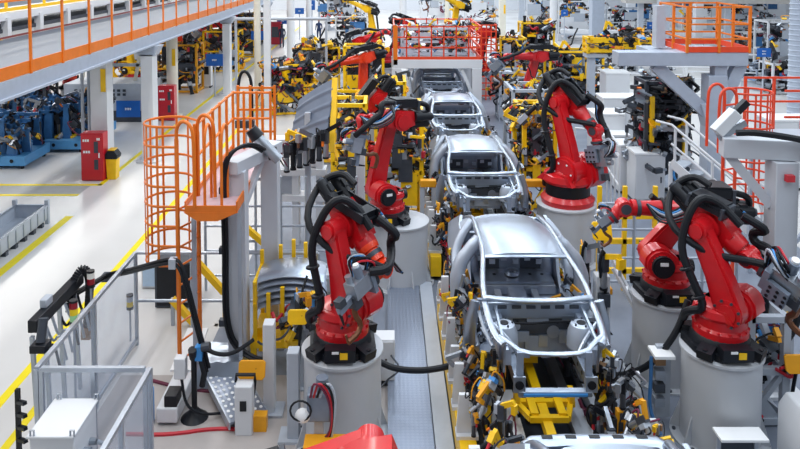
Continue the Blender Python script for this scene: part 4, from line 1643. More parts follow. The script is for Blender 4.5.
for k, (pts, m) in enumerate(((((-3.7, 10.9, .03), (-3.2, 10.7, .03), (-2.7, 10.6, .03), (-2.2, 10.55, .03)), M_pur), (((-3.6, 9.62, .03), (-3.0, 9.6, .03), (-2.4, 9.75, .03), (-1.9, 9.7, .03)), M_redc))):
    o = MB().tube(pts, .03, n=6, m=m, smooth=2).build('floor_cable', None)
    tag(o, ['purple floor cable behind the tool stand foot', 'red floor cable in front of the tool stand foot'][k], 'cable')

# aluminium tread ramp and ramp plate
t = thing('tread_ramp', 'aluminium tread ramp with raised studs beside the tool stand', 'ramp', (-2.3, 10.4, 0), R(30))
t.scale = (1.1, 1.45, 1)
dk = MB().box((0, 0, .2), (.5, 1.0, .03), M_tread, rot=(R(4), 0, 0))
b = MB()
b.bar((-.25, -.5, .13), (-.25, .5, .2), .02, .12, M_alu)
b.bar((.25, -.5, .13), (.25, .5, .2), .02, .12, M_alu)
b.box((0, .4, .08), (.46, .06, .16), M_alu)
b.box((0, -.4, .06), (.46, .06, .12), M_alu)
b.build('edge_frame', parent=t)
for i in range(6):
    for j in range(11):
        dk.cyl((-.2 + .08 * i, -.42 + .084 * j, .215 + (-.42 + .084 * j) * .07), (-.2 + .08 * i, -.42 + .084 * j, .222 + (-.42 + .084 * j) * .07), .022, n=8, m=M_sign)
dk.build('deck', parent=t)

# white terminal post and yellow plate
t = thing('terminal_post', 'slim white terminal post with black screen near the lower left', 'terminal', (-1.98, 9.7, 0))
MB().box((0, 0, .36), (.24, .2, .7), M_white).build('body', parent=t, bevel=.015)
MB().box((0, -.105, .44), (.09, .012, .14), M_blk).build('screen', parent=t)
MB().tube([(-.13, .08, .68), (-.13, .08, .78), (.13, .08, .78), (.13, .08, .68)], .025, n=8, m=M_blk).build('handle', parent=t)
MB().box((.2, .05, .12), (.2, .14, .24), M_yor).build('side_box', parent=t)


def teach_plate(label, p, w, h, foot=None, m=None):
    t = thing('yellow_plate', label, 'plate', p)
    b = MB()
    b.prism([(-w / 2, -h / 2 + .04), (-w / 2 + .04, -h / 2), (w / 2 - .04, -h / 2), (w / 2, -h / 2 + .04), (w / 2, h / 2 - .03), (w / 2 - .03, h / 2), (-w / 2 + .03, h / 2), (-w / 2, h / 2 - .03)], (0, 0, 0), X_, V((0, .35, .94)), Y_, .03, m or M_yor)
    b.build('plate', parent=t, bevel=.006)
    MB().tube([(.02, .03, -h / 2 + .02), (.03, .08, -h * .8), (-.02, .1, -(p[2] - .02) * .7), (-.05, .1, -(p[2] - .02))], .025, n=8, m=M_rub, smooth=2).build('stalk', parent=t)
    MB().tube([(.1, .02, -.1), (.06, 0, .02), (-.05, 0, .0)], .01, n=5, m=M_cop).build('hook', parent=t)


teach_plate('amber yellow plate on a black stalk behind the white terminal post', aty(252, 370, 9.9), .38, .25)
teach_plate('yellow plate with red stripe right of the curved panels', aty(298, 317, 10.25), .3, .2, m=M_yel)

# white legs of the left cell frame and a small device by the pedestal
for k, (px, py, Y, hgt, lab) in enumerate(((270, 412, 10.5, 1.35, 'white leg post between the amber plate and the left front pedestal'), (294, 438, 10.0, 1.25, 'grey white leg post touching the left front robot pedestal'))):
    g = atz(px, py, 0)
    t = thing('leg_post', lab, 'post', (g.x, g.y, 0))
    MB().box((0, 0, hgt / 2), (.16, .2, hgt), M_white if k == 0 else M_lgrey).build('shaft', parent=t, bevel=.01)
    MB().box((0, 0, .03), (.4, .34, .05), M_lgrey).build('foot', parent=t)
t = thing('dresser_unit', 'grey electrode dresser unit with coloured hoses in front of the left pedestal', 'tip dresser', (-.86, 8.85, 0))
MB().box((0, 0, .4), (.12, .12, .8), M_lgrey).build('post', parent=t)
MB().cyl((.04, 0, 1.1), (.04, 0, 1.3), .08, n=14, m=M_gun).build('cap', parent=t)
MB().box((0, 0, .95), (.3, .2, .36), M_gun).build('motor', parent=t, bevel=.02)
MB().ball((-.2, -.08, .85), (.1, .08, .09), M_sign).build('valve', parent=t)
b = MB()
for k, m in enumerate((M_pur, M_redc, M_rub, M_lgrey)):
    b.tube([(-.1 + .04 * k, -.1, 1.1), (-.05 + .06 * k, -.16, 1.36), (.14 + .03 * k, -.16, 1.15), (.18, -.14, .7), (.05 * k, -.1, .5)], .016, n=6, m=m, smooth=2)
b.tube([(-.22 + .13 * math.cos(a), -.14, .95 + .13 * math.sin(a)) for a in [2 * PI * i / 14 for i in range(14)]], .014, n=6, m=M_rub, closed=True)
b.build('hose', parent=t)
MB().box((.08, -.2, .58), (.5, .26, .05), M_yor).build('base_tray', parent=t)

jig('dark gun dock of clamps left of the left front pedestal', (-1.25, 10.85, .78), 0, .4, .36, .5, 12, 171, m=M_dgrey, z0=.1, name='gun_dock', cat='gun dock', panels=0, ncab=10)
t = thing('dock_pillar', 'grey pillar carrying the dark gun dock left of the left pedestal', 'pillar', (-1.25, 10.85, 0))
MB().box((0, 0, .385), (.3, .3, .77), M_lgrey).build('shaft', parent=t, bevel=.01)
MB().box((0, 0, .02), (.5, .46, .04), M_lgrey).build('foot', parent=t)

# small valve boxes and cabinets that fill the cell
for k, (x, y, z, w, h, m, lab) in enumerate(((-.05, 10.9, 0, .34, .75, M_white, 'small white valve cabinet behind the left front pedestal'), (-1.05, 12.6, 0, .5, 1.0, M_lgrey, 'grey valve cabinet behind the curved panels'), (-.45, 12.4, 0, .4, .8, M_white, 'white junction cabinet between the left robots'))):
    t = thing('valve_cabinet', lab, 'cabinet', (x, y, 0))
    MB().box((0, 0, h / 2 + .05), (w, .3, h - .1), m).build('body', parent=t, bevel=.01)
    MB().box((0, -.16, h / 2 + .05), (w * .86, .02, h * .8), m).build('door', parent=t)
    MB().box((0, 0, .03), (w * .9, .28, .06), M_dgrey).build('plinth', parent=t)
    for q in range(4):
        put('cable', cable(q + 3 * k), t, (-.1 + .07 * q, -.18, h * (.4 + .1 * q)), (0, 0, q))
# ------------------------------------------------------------------ car line
CX = 2.1
bed = thing('line_bed', 'dark grey transfer bed running under the line of car bodies', 'conveyor', (CX, 5, 0))
MB().box((0, 20, .12), (1.7, 40, .2), M_dgrey).build('bed', parent=bed)
for x in (-.45, .45):
    MB().box((x, 20, .3), (.14, 40, .16), M_steel).build('rail', parent=bed)
for x in (-.78, .78):
    MB().box((x, 20, .32), (.1, 40, .2), M_lgrey).build('side_channel', parent=bed)
ordc = ['nearest car body, only its roof edge showing at the frame bottom', 'silver car body without hood standing large in the middle right', 'silver car body second from the large one, beside the big red robot', 'silver car body in front of the orange railed platform', 'silver car body half hidden under the orange railed platform', 'farthest silver car body behind the orange railed platform']
car = None
for k in range(6):
    loc = (CX, 10.72 + 5.87 * (k - 1) - (.28 if k == 0 else 0), .97)
    lab = ordc[k]
    if car is None:
        car = make_car(lab, loc, 'car bodies on the line')
    else:
        dup(car, loc, label=lab)


def carrier(label, y):
    t = thing('lift_carrier', label, 'carrier', (CX, y, 0), 0, 'yellow lift carriers under the cars')
    MB().bar((-.05, -1.6, .62), (-.05, 1.9, .72), .12, .12, M_yel).build('spine', parent=t)
    b = MB()
    b.box((-.02, -1.06, .7), (.5, .08, .07), M_yel)
    b.box((-.02, -.7, .68), (.84, .08, .08), M_yel)
    for x in (-.38, .34):
        b.box((x, -.74, .8), (.07, .14, .2), M_yel)
        b.bar((x * .66, -1.06, .7), (x, -.74, .7), .07, .07, M_yel)
    for x in (-.2, .16):
        b.box((x, -.88, .74), (.1, .34, .05), M_yel)
    b.build('cross_frame', parent=t)
    b = MB()
    b.box((-.05, .2, .8), (.26, .16, .1), M_yel)
    b.box((-.15, .22, .9), (.07, .1, .16), M_yel)
    b.box((.05, .22, .9), (.07, .1, .16), M_yel)
    b.build('yoke', parent=t)
    for y0 in (-1.4, -.4, 1.2):
        MB().box((-.05, y0, .48), (.3, .2, .3), M_dgrey).build('support', parent=t)
    rnd = random.Random(int(y * 7))
    for q in range(14):
        put('clamp', clamp(rnd.randrange(18)), t, (rnd.choice((-.62, .6)) + rnd.uniform(-.15, .15), rnd.uniform(-1.9, .2), .55 + rnd.uniform(0, .3)), (0, 0, rnd.uniform(0, 6.3)))
    for q in range(8):
        put('cable', cable(rnd.randrange(16)), t, (rnd.choice((-.6, .6)) + rnd.uniform(-.15, .15), rnd.uniform(-1.9, .2), .6))
    for x in (-.45, .45):
        MB().box((x, -.9, .46), (.24, 1.6, .06), M_sign if x < 0 else M_lgrey).build('cover', parent=t)
    return t


cl = ['yellow lift carrier in the gap before the large silver car body', 'yellow lift carrier under the nose of the second car body', 'yellow lift carrier under the nose of the third car body']
for k in range(3):
    carrier(cl[k], 10.0 + 5.87 * k)


# side stations along the line: yellow base rail, white brackets, orange uprights, hoses
def station(label, loc, L, seed, side, group):
    rnd = random.Random(seed)
    t = thing('clamping_station', label, 'clamping station', loc, 0, group)
    MB().box((0, 0, .3), (.22, L, .42), M_yel).build('base_rail', parent=t, bevel=.01)
    MB().box((side * .26, 0, .2), (.2, L, .3), M_dgrey).build('valve_trunk', parent=t)
    n = max(2, int(L / .55))
    for k in range(n):
        y = -L / 2 + L * (k + .5) / n
        h = rnd.uniform(.35, .8)
        b = MB()
        b.prism([(-.14, 0), (.14, 0), (.1, .2), (.02, .3), (.02, h), (-.1, h), (-.12, .3)], (0, y, .5), V((side, 0, 0)), Z_, Y_, .06, M_white)
        b.box((0, y, .53), (.28, .2, .05), M_white)
        b.build('bracket', parent=t)
        b = MB()
        b.box((side * .28, y + .18, .75), (.09, .1, rnd.uniform(.5, .9)), rnd.choice([M_yor, M_yel, M_yor]))
        b.box((side * .2, y + .18, 1.0), (.2, .12, .08), rnd.choice([M_yor, M_dgrey]))
        b.build('clamp_upright', parent=t)
        for q in range(9):
            put('clamp', clamp(rnd.randrange(18)), t, (side * rnd.uniform(.05, .36), y + rnd.uniform(-.25, .25), rnd.uniform(.55, 1.4)), (0, rnd.choice([0, .8, -.8]), rnd.uniform(0, 6.3)), scale=rnd.uniform(.55, .95))
        for q in range(5):
            put('cable', cable(rnd.randrange(16)), t, (side * rnd.uniform(0, .32), y + rnd.uniform(-.2, .2), rnd.uniform(.5, 1.1)), (0, 0, rnd.uniform(0, 6)), scale=rnd.uniform(.6, 1))
    return t


station('yellow based clamping station left of the large silver car', (1.02, 10.7, 0), 4.2, 11, 1, 'clamping stations along the line')
station('yellow based clamping station left of the second car body', (1.0, 16.6, 0), 4.4, 12, 1, 'clamping stations along the line')
station('clamping station at the lower edge left of the near lift carrier', (1.02, 7.4, 0), 1.6, 15, 1, 'clamping stations along the line')
station('yellow based clamping station right of the large silver car', (3.2, 11.4, 0), 2.2, 13, -1, 'clamping stations along the line')
station('yellow based clamping station right of the second car body', (3.2, 17.4, 0), 3.4, 14, -1, 'clamping stations along the line')
station('clamping station at the lower edge right of the near lift carrier', (3.15, 8.4, 0), 1.8, 16, -1, 'clamping stations along the line')
for k, (x, y, lab) in enumerate(((1.0, 22.6, 'clamping station left of the third car body'), (3.2, 22.8, 'clamping station right of the third car body'))):
    station(lab, (x, y, 0), 3.6, 20 + k, 1 if x < 2 else -1, 'clamping stations along the line')

# tall yellow gun fixtures beside the second car
jig('tall yellow clamp fixture left of the second car body', (.42, 17.6, 0), 0, .8, 1.4, 3.0, 60, 31, z0=1.3, panels=4, back=True)
jig('tall yellow clamp fixture right of the second car body behind the big robot', (3.72, 18.0, 0), 0, .75, 1.3, 2.9, 56, 32, z0=1.2, panels=2, back=True)
jig('yellow clamp fixture left of the third car body', (.1, 22.6, 0), 0, .9, 1.2, 2.8, 40, 33, z0=1.0, back=True)
jig('yellow clamp fixture right of the third car body', (4.3, 22.5, 0), 0, .9, 1.4, 2.6, 40, 34, z0=.8, m=M_lgrey, back=True)
for k, (px, px2, py, Y, lab) in enumerate(((521, 548, 183, 16.0, 'yellow crash bar right of the second car body'), (420, 436, 183, 16.0, 'yellow crash bar left of the second car body'))):
    a, c = aty(px, py, Y), aty(px2, py, Y)
    t = thing('crash_bar', lab, 'bar', (a.x, Y, 0))
    MB().bar((0, 0, a.z), (c.x - a.x, 0, a.z), .16, .16, M_yor).build('beam', parent=t, bevel=.02)
    for x in (.05, c.x - a.x - .05):
        MB().bar((x, .0, 0), (x, .0, a.z - .08), .1, .1, M_lgrey).build('leg', parent=t)

# ------------------------------------------------------------------ robots
P = (.53, 1.28)
pedestal((4.58, 9.6, 0), 1.3, .51, 'white robot pedestal at the right front with a small step plate')
robot('red welding robot at the right front holding a grey weld gun', (4.56, 9.6, 1.3), -50, -24, -34, w=10, roll=20, L=1.08, FL=.55, pack=2, ps=.7, pt=.4)
pedestal((4.42, 11.15, 0), 1.3, .5, 'white robot pedestal behind the right front one')
robot('red welding robot at the right reaching left over the fence', (4.42, 11.15, 1.3), 178, -42, 2, w=-40, L=1.05, FL=1.2, tool='gun', pack=2, ps=.8, gs=.5, fh=False)
pedestal((-.61, 9.6, 0), 1.3, .53, 'white robot pedestal at the left front')
robot('red robot with orange forearm at the left front beside the curved panels', (-.61, 9.6, 1.3), -38, -12, -44, w=-80, a4=-78, roll=140, gs=.8, L=1.08, FL=.7, mf=M_redor, pack=1, ps=.75, pt=.35)
pedestal((.28, 14.4, 0), 1.3, .55, 'white robot pedestal behind the left front robot')
robot('red welding robot leaning over the left side of the second car', (.0, 14.4, 1.3), 208, -14, 4, w=-80, L=1.5, FL=.75, pack=2, ps=.8, gs=.8)
pedestal((3.92, 15.5, 0), 1.28, .62, 'large white pedestal under the big red robot')
robot('big upright red robot with black drum base right of the second car', (3.95, 15.5, 1.28), -52, -16, -38, w=-40, L=1.35, FL=.8, tall=True, pack=1, ps=.75, scale=1.08, gs=.9)
pedestal((-1.15, 6.35, 0), .92, .53, 'white pedestal below the picture edge at the near left')
rr = robot('red robot arm cropped by the lower edge, folded over black trays', (-1.15, 6.35, .92), 180, -66, -14, w=-20, L=1.3, FL=1.1, pack=0, hose=False, mf=M_redor)
for dx, dz, rz in ((.98, .2, .1), (1.5, .0, -.2)):
    put('dress_pack_tray', cached(('pk', 2), rb_pack2), rr, (-.95 + dx, .2, 1.1 + dz - .45), (0, R(14), rz), scale=.8)
b = MB()
for k in range(26):
    f = k / 25
    b.cyl((-.05 + 1.2 * f, .5, 1.2 - .2 * f), (-.05 + 1.2 * f + .03, .5, 1.2 - .2 * f), .075, n=12, m=M_rub)
b.cyl((-.05, .5, 1.2), (1.18, .5, 1.0), .06, n=12, m=M_rub)
b.build('forearm_hose', parent=rr)
robot('red robot with folded forearm behind the one leaning over the second car', (-.6, 19.6, .9), 192, -22, -52, w=-30, L=1.35, FL=.8, pack=2, detail=1, ps=.9, gs=.6)
pedestal((-.6, 19.6, 0), .9, .5, 'white pedestal under the red robot with folded forearm')
# robots further down the line
far = [(-.1, 33.0, 1.6, 20, 30, -20, M_red, 'red robot leaning left above the orange railed platform'),
       (-.9, 30.5, 1.0, 0, -20, 20, M_red, 'red robot beyond the white gantry behind yellow racks'),
       (-.6, 25.5, 1.0, 200, 0, -10, M_redor, 'orange red robot behind the left yellow clamp fixture'),
       (4.6, 34.2, 1.0, 180, -10, 10, M_red, 'red robot inside the orange mesh tower'),
       (5.3, 26.0, 1.0, 190, -15, 0, M_red, 'red robot behind the big upright robot')]
for k, (x, y, z, yaw, a2, a3, m, lab) in enumerate(far):
    robot(lab, (x, y, z), yaw, a2, a3, w=-40, L=1.5, FL=1.2, mk=m, detail=1, pack=1 + k % 2)
    pedestal((x, y, 0), z, .5, 'white pedestal under the ' + lab)
yfar = [(4.0, 40, 1.9, 200, -5, 25, 'yellow robot arching over the orange mesh tower'), (-.6, 41, 1.6, 160, 10, 20, 'yellow robot far left of the platform')]
for x, y, z, yaw, a2, a3, lab in yfar:
    robot(lab, (x, y, z), yaw, a2, a3, w=-40, L=1.5, FL=1.4, mk=M_yel, detail=1, pack=1)
    pedestal((x, y, 0), z, .5, 'pedestal under the ' + lab)

# ------------------------------------------------------------------ platform bridging the line
pl = thing('line_platform', 'white bridge platform with orange railing over the far car bodies', 'platform', (1.92, 27.3, 0))
MB().box((0, 0, 2.58), (3.4, .3, .34), M_white).build('front_beam', parent=pl, bevel=.01)
MB().box((0, 3.2, 2.58), (3.4, .3, .34), M_white).build('rear_beam', parent=pl)
MB().box((0, 1.6, 2.7), (3.2, 3.2, .08), M_lgrey).build('deck', parent=pl)
for x in (-1.55, 1.5):
    for y in (0, 3.2):
        MB().box((x, y, 1.2), (.36, .34, 2.42), M_white).build('leg', parent=pl, bevel=.01)
    MB().bar((x * .92, 0, 1.3), (x * .6, 0, 2.45), .14, .12, M_white).build('brace', parent=pl)
for p, q in (((-1.65, -.12, 0), (1.65, -.12, 0)), ((-1.65, 3.3, 0), (1.65, 3.3, 0)), ((-1.65, -.12, 0), (-1.65, 3.3, 0)), ((1.65, -.12, 0), (1.65, 3.3, 0))):
    for z in (4.0, 3.6, 3.2):
        MB().bar(V(p) + V((0, 0, z)), V(q) + V((0, 0, z)), .05, .05, M_orgr).build('rail', parent=pl)
    MB().bar(V(p) + V((0, 0, 2.8)), V(q) + V((0, 0, 2.8)), .03, .12, M_orgr).build('toe_board', parent=pl)
for k in range(8):
    for y in (-.12, 3.3):
        MB().box((-1.65 + 3.3 * k / 7, y, 3.4), (.05, .05, 1.3), M_orgr).build('post', parent=pl)
MB().box((-1.6, -.12, 3.3), (.16, .06, 1.5), M_org).build('corner_post', parent=pl)
t = jig('cluster of dark valves and pipes on the orange railed platform', (1.9, 28.9, 2.76), 0, 2.6, 1.4, 1.1, 46, 51, m=M_lgrey, z0=.2, name='valve_cluster', cat='valves', panels=1)
# orange mesh tower
t = thing('mesh_tower', 'orange red mesh tower right of the bridge platform', 'cage', (4.6, 33.2, 0))
for k in range(5):
    for (x, y) in ((-.45 + .225 * k, 0), (-.45 + .225 * k, 1.6)):
        MB().box((x, y, 1.75), (.05, .05, 3.5), M_orgr).build('upright', parent=t)
for z in [.2 + .3 * k for k in range(12)]:
    b = MB()
    b.bar((-.47, 0, z), (.47, 0, z), .04, .05, M_orgr)
    b.bar((-.47, 1.6, z), (.47, 1.6, z), .04, .05, M_orgr)
    b.bar((-.47, 0, z), (-.47, 1.6, z), .04, .05, M_orgr)
    b.bar((.47, 0, z), (.47, 1.6, z), .04, .05, M_orgr)
    b.build('ring', parent=t)
# ------------------------------------------------------------------ right side
# platform on the Y column
pf = thing('crane_platform', 'blue grey platform on a Y shaped column with orange cage on top', 'platform', (8.15, 17.8, 0))
b = MB()
b.box((0, 0, 2.0), (.46, .46, 3.4), M_beam)
b.prism([(-.23, 2.4), (.23, 2.4), (.4, 3.0), (-.4, 3.0)], (0, 0, 0), X_, Z_, Y_, .44, M_beam)
b.build('column', parent=pf, bevel=.01)
MB().box((0, 0, .05), (.9, .9, .1), M_beam).build('foot', parent=pf)
for q in ((-1.5, 3.95), (.62, 3.95)):
    MB().bar((q[0] * .12, 0, 2.75), (q[0], 0, q[1]), .3, .24, M_beam, up=(0, 1, 0)).build('arm', parent=pf)
MB().box((.1, 0, 3.3), (.3, .3, 1.4), M_beam).build('stub', parent=pf)
MB().box((-.88, 0, 4.12), (3.2, .5, .34), M_beam).build('front_beam', parent=pf, bevel=.015)
MB().box((-.3, .9, 4.1), (2.0, 2.0, .2), M_beam).build('deck', parent=pf)
for p, q in (((-.8, -.25), (.73, -.25)), ((-.8, 1.5), (.73, 1.5)), ((-.8, -.25), (-.8, 1.5)), ((.73, -.25), (.73, 1.5))):
    for z in (5.4, 4.98, 4.62):
        MB().bar((*p, z), (*q, z), .04, .04, M_org).build('rail', parent=pf)
    MB().bar((*p, 4.36), (*q, 4.36), .03, .14, M_orgr).build('toe_board', parent=pf)
for x, y in ((-.8, -.25), (-.02, -.25), (.73, -.25), (-.8, .6), (-.8, 1.5), (.73, .6), (.73, 1.5), (0, 1.5)):
    MB().box((x, y, 4.85), (.06, .06, 1.15), M_org).build('post', parent=pf)
MB().box((-.95, 1.2, 4.8), (.24, .3, 1.1), M_lgrey).build('control_box', parent=pf)

# caged ladder and walkway with railings
caged_ladder('red orange caged ladder between the Y column and right gantry', (6.45, 13.4, 0), R(180), 3.0, 1.9, M_orgr, ext=1.1, rad=.38)
t = thing('service_walkway', 'grey service walkway with red orange railings behind the right gantry', 'walkway', (6.5, 13.3, 0))
MB().box((1.9, .9, 2.98), (1.8, 1.5, .08), M_lgrey).build('deck', parent=t)
for x in (1.1, 2.7):
    for y in (.25, 1.5):
        MB().bar((x, y, 0), (x, y, 2.95), .09, .09, M_beam).build('leg', parent=t)
MB().bar((1.1, .25, .9), (2.7, .25, 2.7), .07, .07, M_beam).build('brace', parent=t)
for z in (4.1, 3.6):
    MB().bar((1.0, 1.65, z), (2.8, 1.65, z), .04, .04, M_orgr).build('rail', parent=t)
    MB().bar((1.0, .15, z), (2.8, .15, z), .04, .04, M_orgr).build('rail', parent=t)
for k in range(4):
    MB().box((1.0 + .6 * k, 1.65, 3.55), (.05, .05, 1.15), M_orgr).build('post', parent=t)
    if k:
        MB().box((1.0 + .6 * k, .15, 3.55), (.05, .05, 1.15), M_orgr).build('post', parent=t)
MB().box((1.5, .1, 3.6), (.16, .06, 1.5), M_org).build('door_post', parent=t)
MB().box((1.62, .08, 3.75), (.3, .02, .42), M_yel).build('warning_plate', parent=t)
b = MB()
for k in range(3):
    b.box((1.62, .065, 3.88 - .12 * k), (.2, .006, .05), M_blk)
b.build('warning_lettering', parent=t)

# right gantry
gt = thing('white_gantry', 'white portal gantry at the right edge with slanted lamp box', 'gantry', (5.95, 10.7, 0))
MB().box((0, 0, 1.78), (.34, .34, 3.56), M_gan).build('post', parent=gt, bevel=.01)
MB().box((0, 0, .03), (.6, .6, .06), M_white).build('base_plate', parent=gt)
MB().bar((-.82, .22, 3.72), (.9, -.1, 3.72), .3, .3, M_gan).build('cross_beam', parent=gt, bevel=.01)
MB().bar((-.72, .16, 3.58), (-.14, .03, 2.86), .1, .14, M_gan).build('brace', parent=gt)
MB().box((.0, -.22, 3.35), (.12, .08, .1), M_cab).build('warning_lamp', parent=gt)
b = MB()
b.tube([(.3, -.24, 3.9), (-.1, -.26, 3.98), (-.5, -.16, 4.02), (-.75, -.1, 4.0)], .05, n=8, m=M_rub, smooth=2)
b.tube([(.22, -.25, 3.8), (.24, -.25, 2.6), (.25, -.25, 1.6), (.1, -.3, 1.1), (-.15, -.4, .9), (-.4, -.5, .85)], .05, n=8, m=M_rub, smooth=2)
b.build('hose', parent=gt)
t = thing('lamp_box', 'white slanted box with black end cap above the right gantry beam', 'box', (5.3, 10.95, 3.88))
MB().bar((-.24, 0, .04), (.06, 0, .36), .2, .17, M_white).build('housing', parent=t, bevel=.012)
MB().bar((.06, 0, .36), (.22, 0, .52), .12, .1, M_blk).build('end_cap', parent=t)
MB().bar((-.2, 0, -.04), (.2, 0, .2), .1, .1, M_steel).build('bracket', parent=t)
sign('small dark red sign on the pipe frame left of the right gantry', aty(778, 224, 11.4), .2, .14, m=M_cab, lines=2, stand=True)

# gripper stack under the platform
jig('dark gripper stack with yellow bars standing under the Y column platform', (7.55, 19.6, 0), 0, 1.15, .8, 3.3, 95, 61, m=M_dgrey, z0=.9, name='gripper_stack', cat='gripper', ncab=40, csc=1.4, back=True, pick=DARK)
for x in (-.45, .42):
    pass
t = thing('yellow_support_bar', 'yellow upright bars on the front of the dark gripper stack', 'bars', (7.55, 19.1, 0))
for x, z0, z1 in ((-.45, 1.6, 2.9), (.44, 1.0, 2.7)):
    MB().bar((x, 0, z0), (x, 0, z1), .12, .1, M_yel).build('bar', parent=t)
    MB().bar((x, .05, 0), (x, .05, z0), .08, .08, M_dgrey).build('leg', parent=t)

# white cabinets
def wcab(label, x, y, w, d, h, doors=2, group='white cabinets on the right'):
    t = thing('control_cabinet', label, 'cabinet', (x, y, 0), 0, group)
    MB().box((0, 0, h / 2 + .04), (w, d, h - .08), M_white).build('body', parent=t, bevel=.015)
    MB().box((0, 0, h + .02), (w + .04, d + .04, .05), M_sign).build('top', parent=t)
    MB().box((0, 0, .05), (w * .96, d * .9, .1), M_dgrey).build('plinth', parent=t)
    for k in range(doors):
        dd = MB().box((-w / 2 + w * (k + .5) / doors, -d / 2 - .012, h / 2 + .05), (w / doors - .03, .02, h - .2), M_white).build('door', parent=t)
        MB().box((-w / 2 + w * (k + .5) / doors + w / doors * .35, -d / 2 - .035, h / 2), (.03, .02, .16), M_dgrey).build('handle', parent=dd)


wcab('large white cabinet behind the big red robot', 7.9, 24.0, 1.5, .8, 1.95, 2)
wcab('white cabinet with grey window left of the gripper stack', 6.75, 22.0, .9, .8, 1.85, 1)
for k, (px, py) in enumerate(((612, 178), (628, 190), (645, 200))):
    g = atz(px, py)
    wcab('%s white box cabinet in the row before the stairs' % ['farthest', 'middle', 'nearest'][k], g.x, g.y, .8, .7, 1.35, 1)
wcab('grey white cabinet standing beyond the gripper stack', 8.6, 27.0, .9, .8, 2.3, 1)
wcab('white cabinet far right under the walkway', 11.6, 20.5, 1.6, .8, 2.0, 2)

# stairs with white handrails
t = thing('service_stairs', 'white service stairs with sloping handrails before the Y column', 'stairs', (6.75, 16.9, 0))
p0, p1 = V((0, 0, 1.75)), V((1.4, -1.3, .45))
for dx in (0, .7):
    o = V((dx * .7, dx * .75, 0))
    MB().bar(p0 + o, p1 + o, .05, .2, M_white).build('stringer', parent=t)
    b = MB()
    b.tube([p0 + o + V((-.3, .2, .95)), p0 + o + V((0, 0, .9)), p1 + o + V((0, 0, .9)), p1 + o + V((.1, -.1, .5))], .03, n=8, m=M_white)
    b.tube([p0 + o + V((0, 0, .45)), p1 + o + V((0, 0, .45))], .025, n=8, m=M_white)
    b.build('handrail', parent=t)
    for f in (.05, .5, .95):
        p = p0.lerp(p1, f) + o
        MB().bar(p, p + V((0, 0, .9)), .05, .05, M_white).build('baluster', parent=t)
    for f in (.0, 1.0):
        p = p0.lerp(p1, f) + o
        MB().bar((p.x, p.y, 0), p, .07, .07, M_white).build('leg', parent=t)
for k in range(7):
    p = p0.lerp(p1, (k + .5) / 7)
    MB().box(p + V((.25, .26, .0)), (.3, .6, .03), M_lgrey, rot=(0, 0, R(-42))).build('tread', parent=t)

# pipe fence, fixtures between the car and right robots
t = thing('pipe_fence', 'grey pipe fence between the big robot and the right robots', 'fence', (4.0, 13.3, 0))
for z in (.5, .95, 1.5, 2.0):
    MB().cyl((0, 0, z), (2.6, 0, z), .025, n=8, m=M_alu).build('rail', parent=t)
for k in range(5):
    MB().cyl((k * .65, 0, 0), (k * .65, 0, 2.0), .03, n=8, m=M_alu).build('post', parent=t)
t = thing('yellow_safety_frame', 'yellow safety frame behind the right pipe fence', 'frame', (4.2, 14.0, 0))
for x in (0, .5, 1.1):
    MB().bar((x, 0, 0), (x, 0, 2.1), .08, .08, M_yel).build('upright', parent=t)
for z in (.4, 1.0, 1.5):
    MB().bar((0, 0, z), (1.1, 0, z), .08, .1, M_yel).build('bar', parent=t)
for k, (px, py, h, w, lab) in enumerate(((600, 372, 1.6, .22, 'white clamp column between the large car and the right pedestals'), (583, 352, 1.5, .16, 'thin white clamp column just right of the large car'))):
    g = atz(px, py)
    t = thing('clamp_column', lab, 'post', (g.x, g.y, 0))
    MB().box((0, 0, h / 2), (w, .2, h), M_white).build('shaft', parent=t, bevel=.01)
    MB().box((0, 0, .03), (w * 1.8, .4, .05), M_lgrey).build('foot', parent=t)
    MB().box((0, -.14, h * .78), (w * .8, .1, .2), M_dgrey).build('clamp_head', parent=t)
    MB().tube([(-.05, -.12, h), (-.1, -.2, h + .3), (.0, -.16, h + .55), (.05, -.1, h * .5)], .025, n=8, m=M_rub, smooth=2).build('hose', parent=t)
    put('clamp', clamp(3 + k), t, (.0, -.12, h + .1), (0, 0, -1.2), scale=1.3)
teach_plate('bright yellow round cornered plate right of the large car roof', aty(602, 231, 11.9), .33, .3, m=M_yel)
t = thing('yellow_stop', 'small yellow stop block below the bright yellow plate', 'block', tuple(aty(604, 290, 11.4)))
MB().box((0, 0, 0), (.24, .14, .1), M_yor).build('block', parent=t, bevel=.01)
MB().bar((0, .05, -.03), (0, .05, -t.location.z), .07, .07, M_lgrey).build('post', parent=t)
t = thing('access_ladder', 'slanted white access ladder leaning beside the right pedestal', 'ladder', (3.72, 11.6, 0))
for dx in (0, .3):
    MB().bar((dx * .3, dx, 1.5), (dx * .3 + .7, dx - .8, .1), .05, .05, M_white).build('rail', parent=t)
for k in range(6):
    f = (k + .5) / 6
    MB().bar((.7 * f, -.8 * f, 1.5 - 1.4 * f), (.7 * f + .09, .3 - .8 * f, 1.5 - 1.4 * f), .04, .03, M_white).build('rung', parent=t)

# hoses on the floor
o = MB().tube([aty(560, 352, 10.6), aty(590, 372, 10.4), aty(620, 377, 10.2), aty(650, 366, 10.0), aty(668, 345, 9.9), aty(680, 325, 9.9), aty(688, 300, 9.95)], .045, n=10, m=M_rub, smooth=2).build('air_hose', None)
tag(o, 'black hose sagging from the right front robot to the large car', 'hose')
o = MB().tube([aty(380, 362, 10.5), aty(395, 369, 10.4), aty(420, 371, 10.3), aty(442, 368, 10.3), aty(455, 364, 10.4)], .045, n=10, m=M_rub, smooth=2).build('air_hose', None)
tag(o, 'black hose crossing the left tread plate walkway', 'hose')

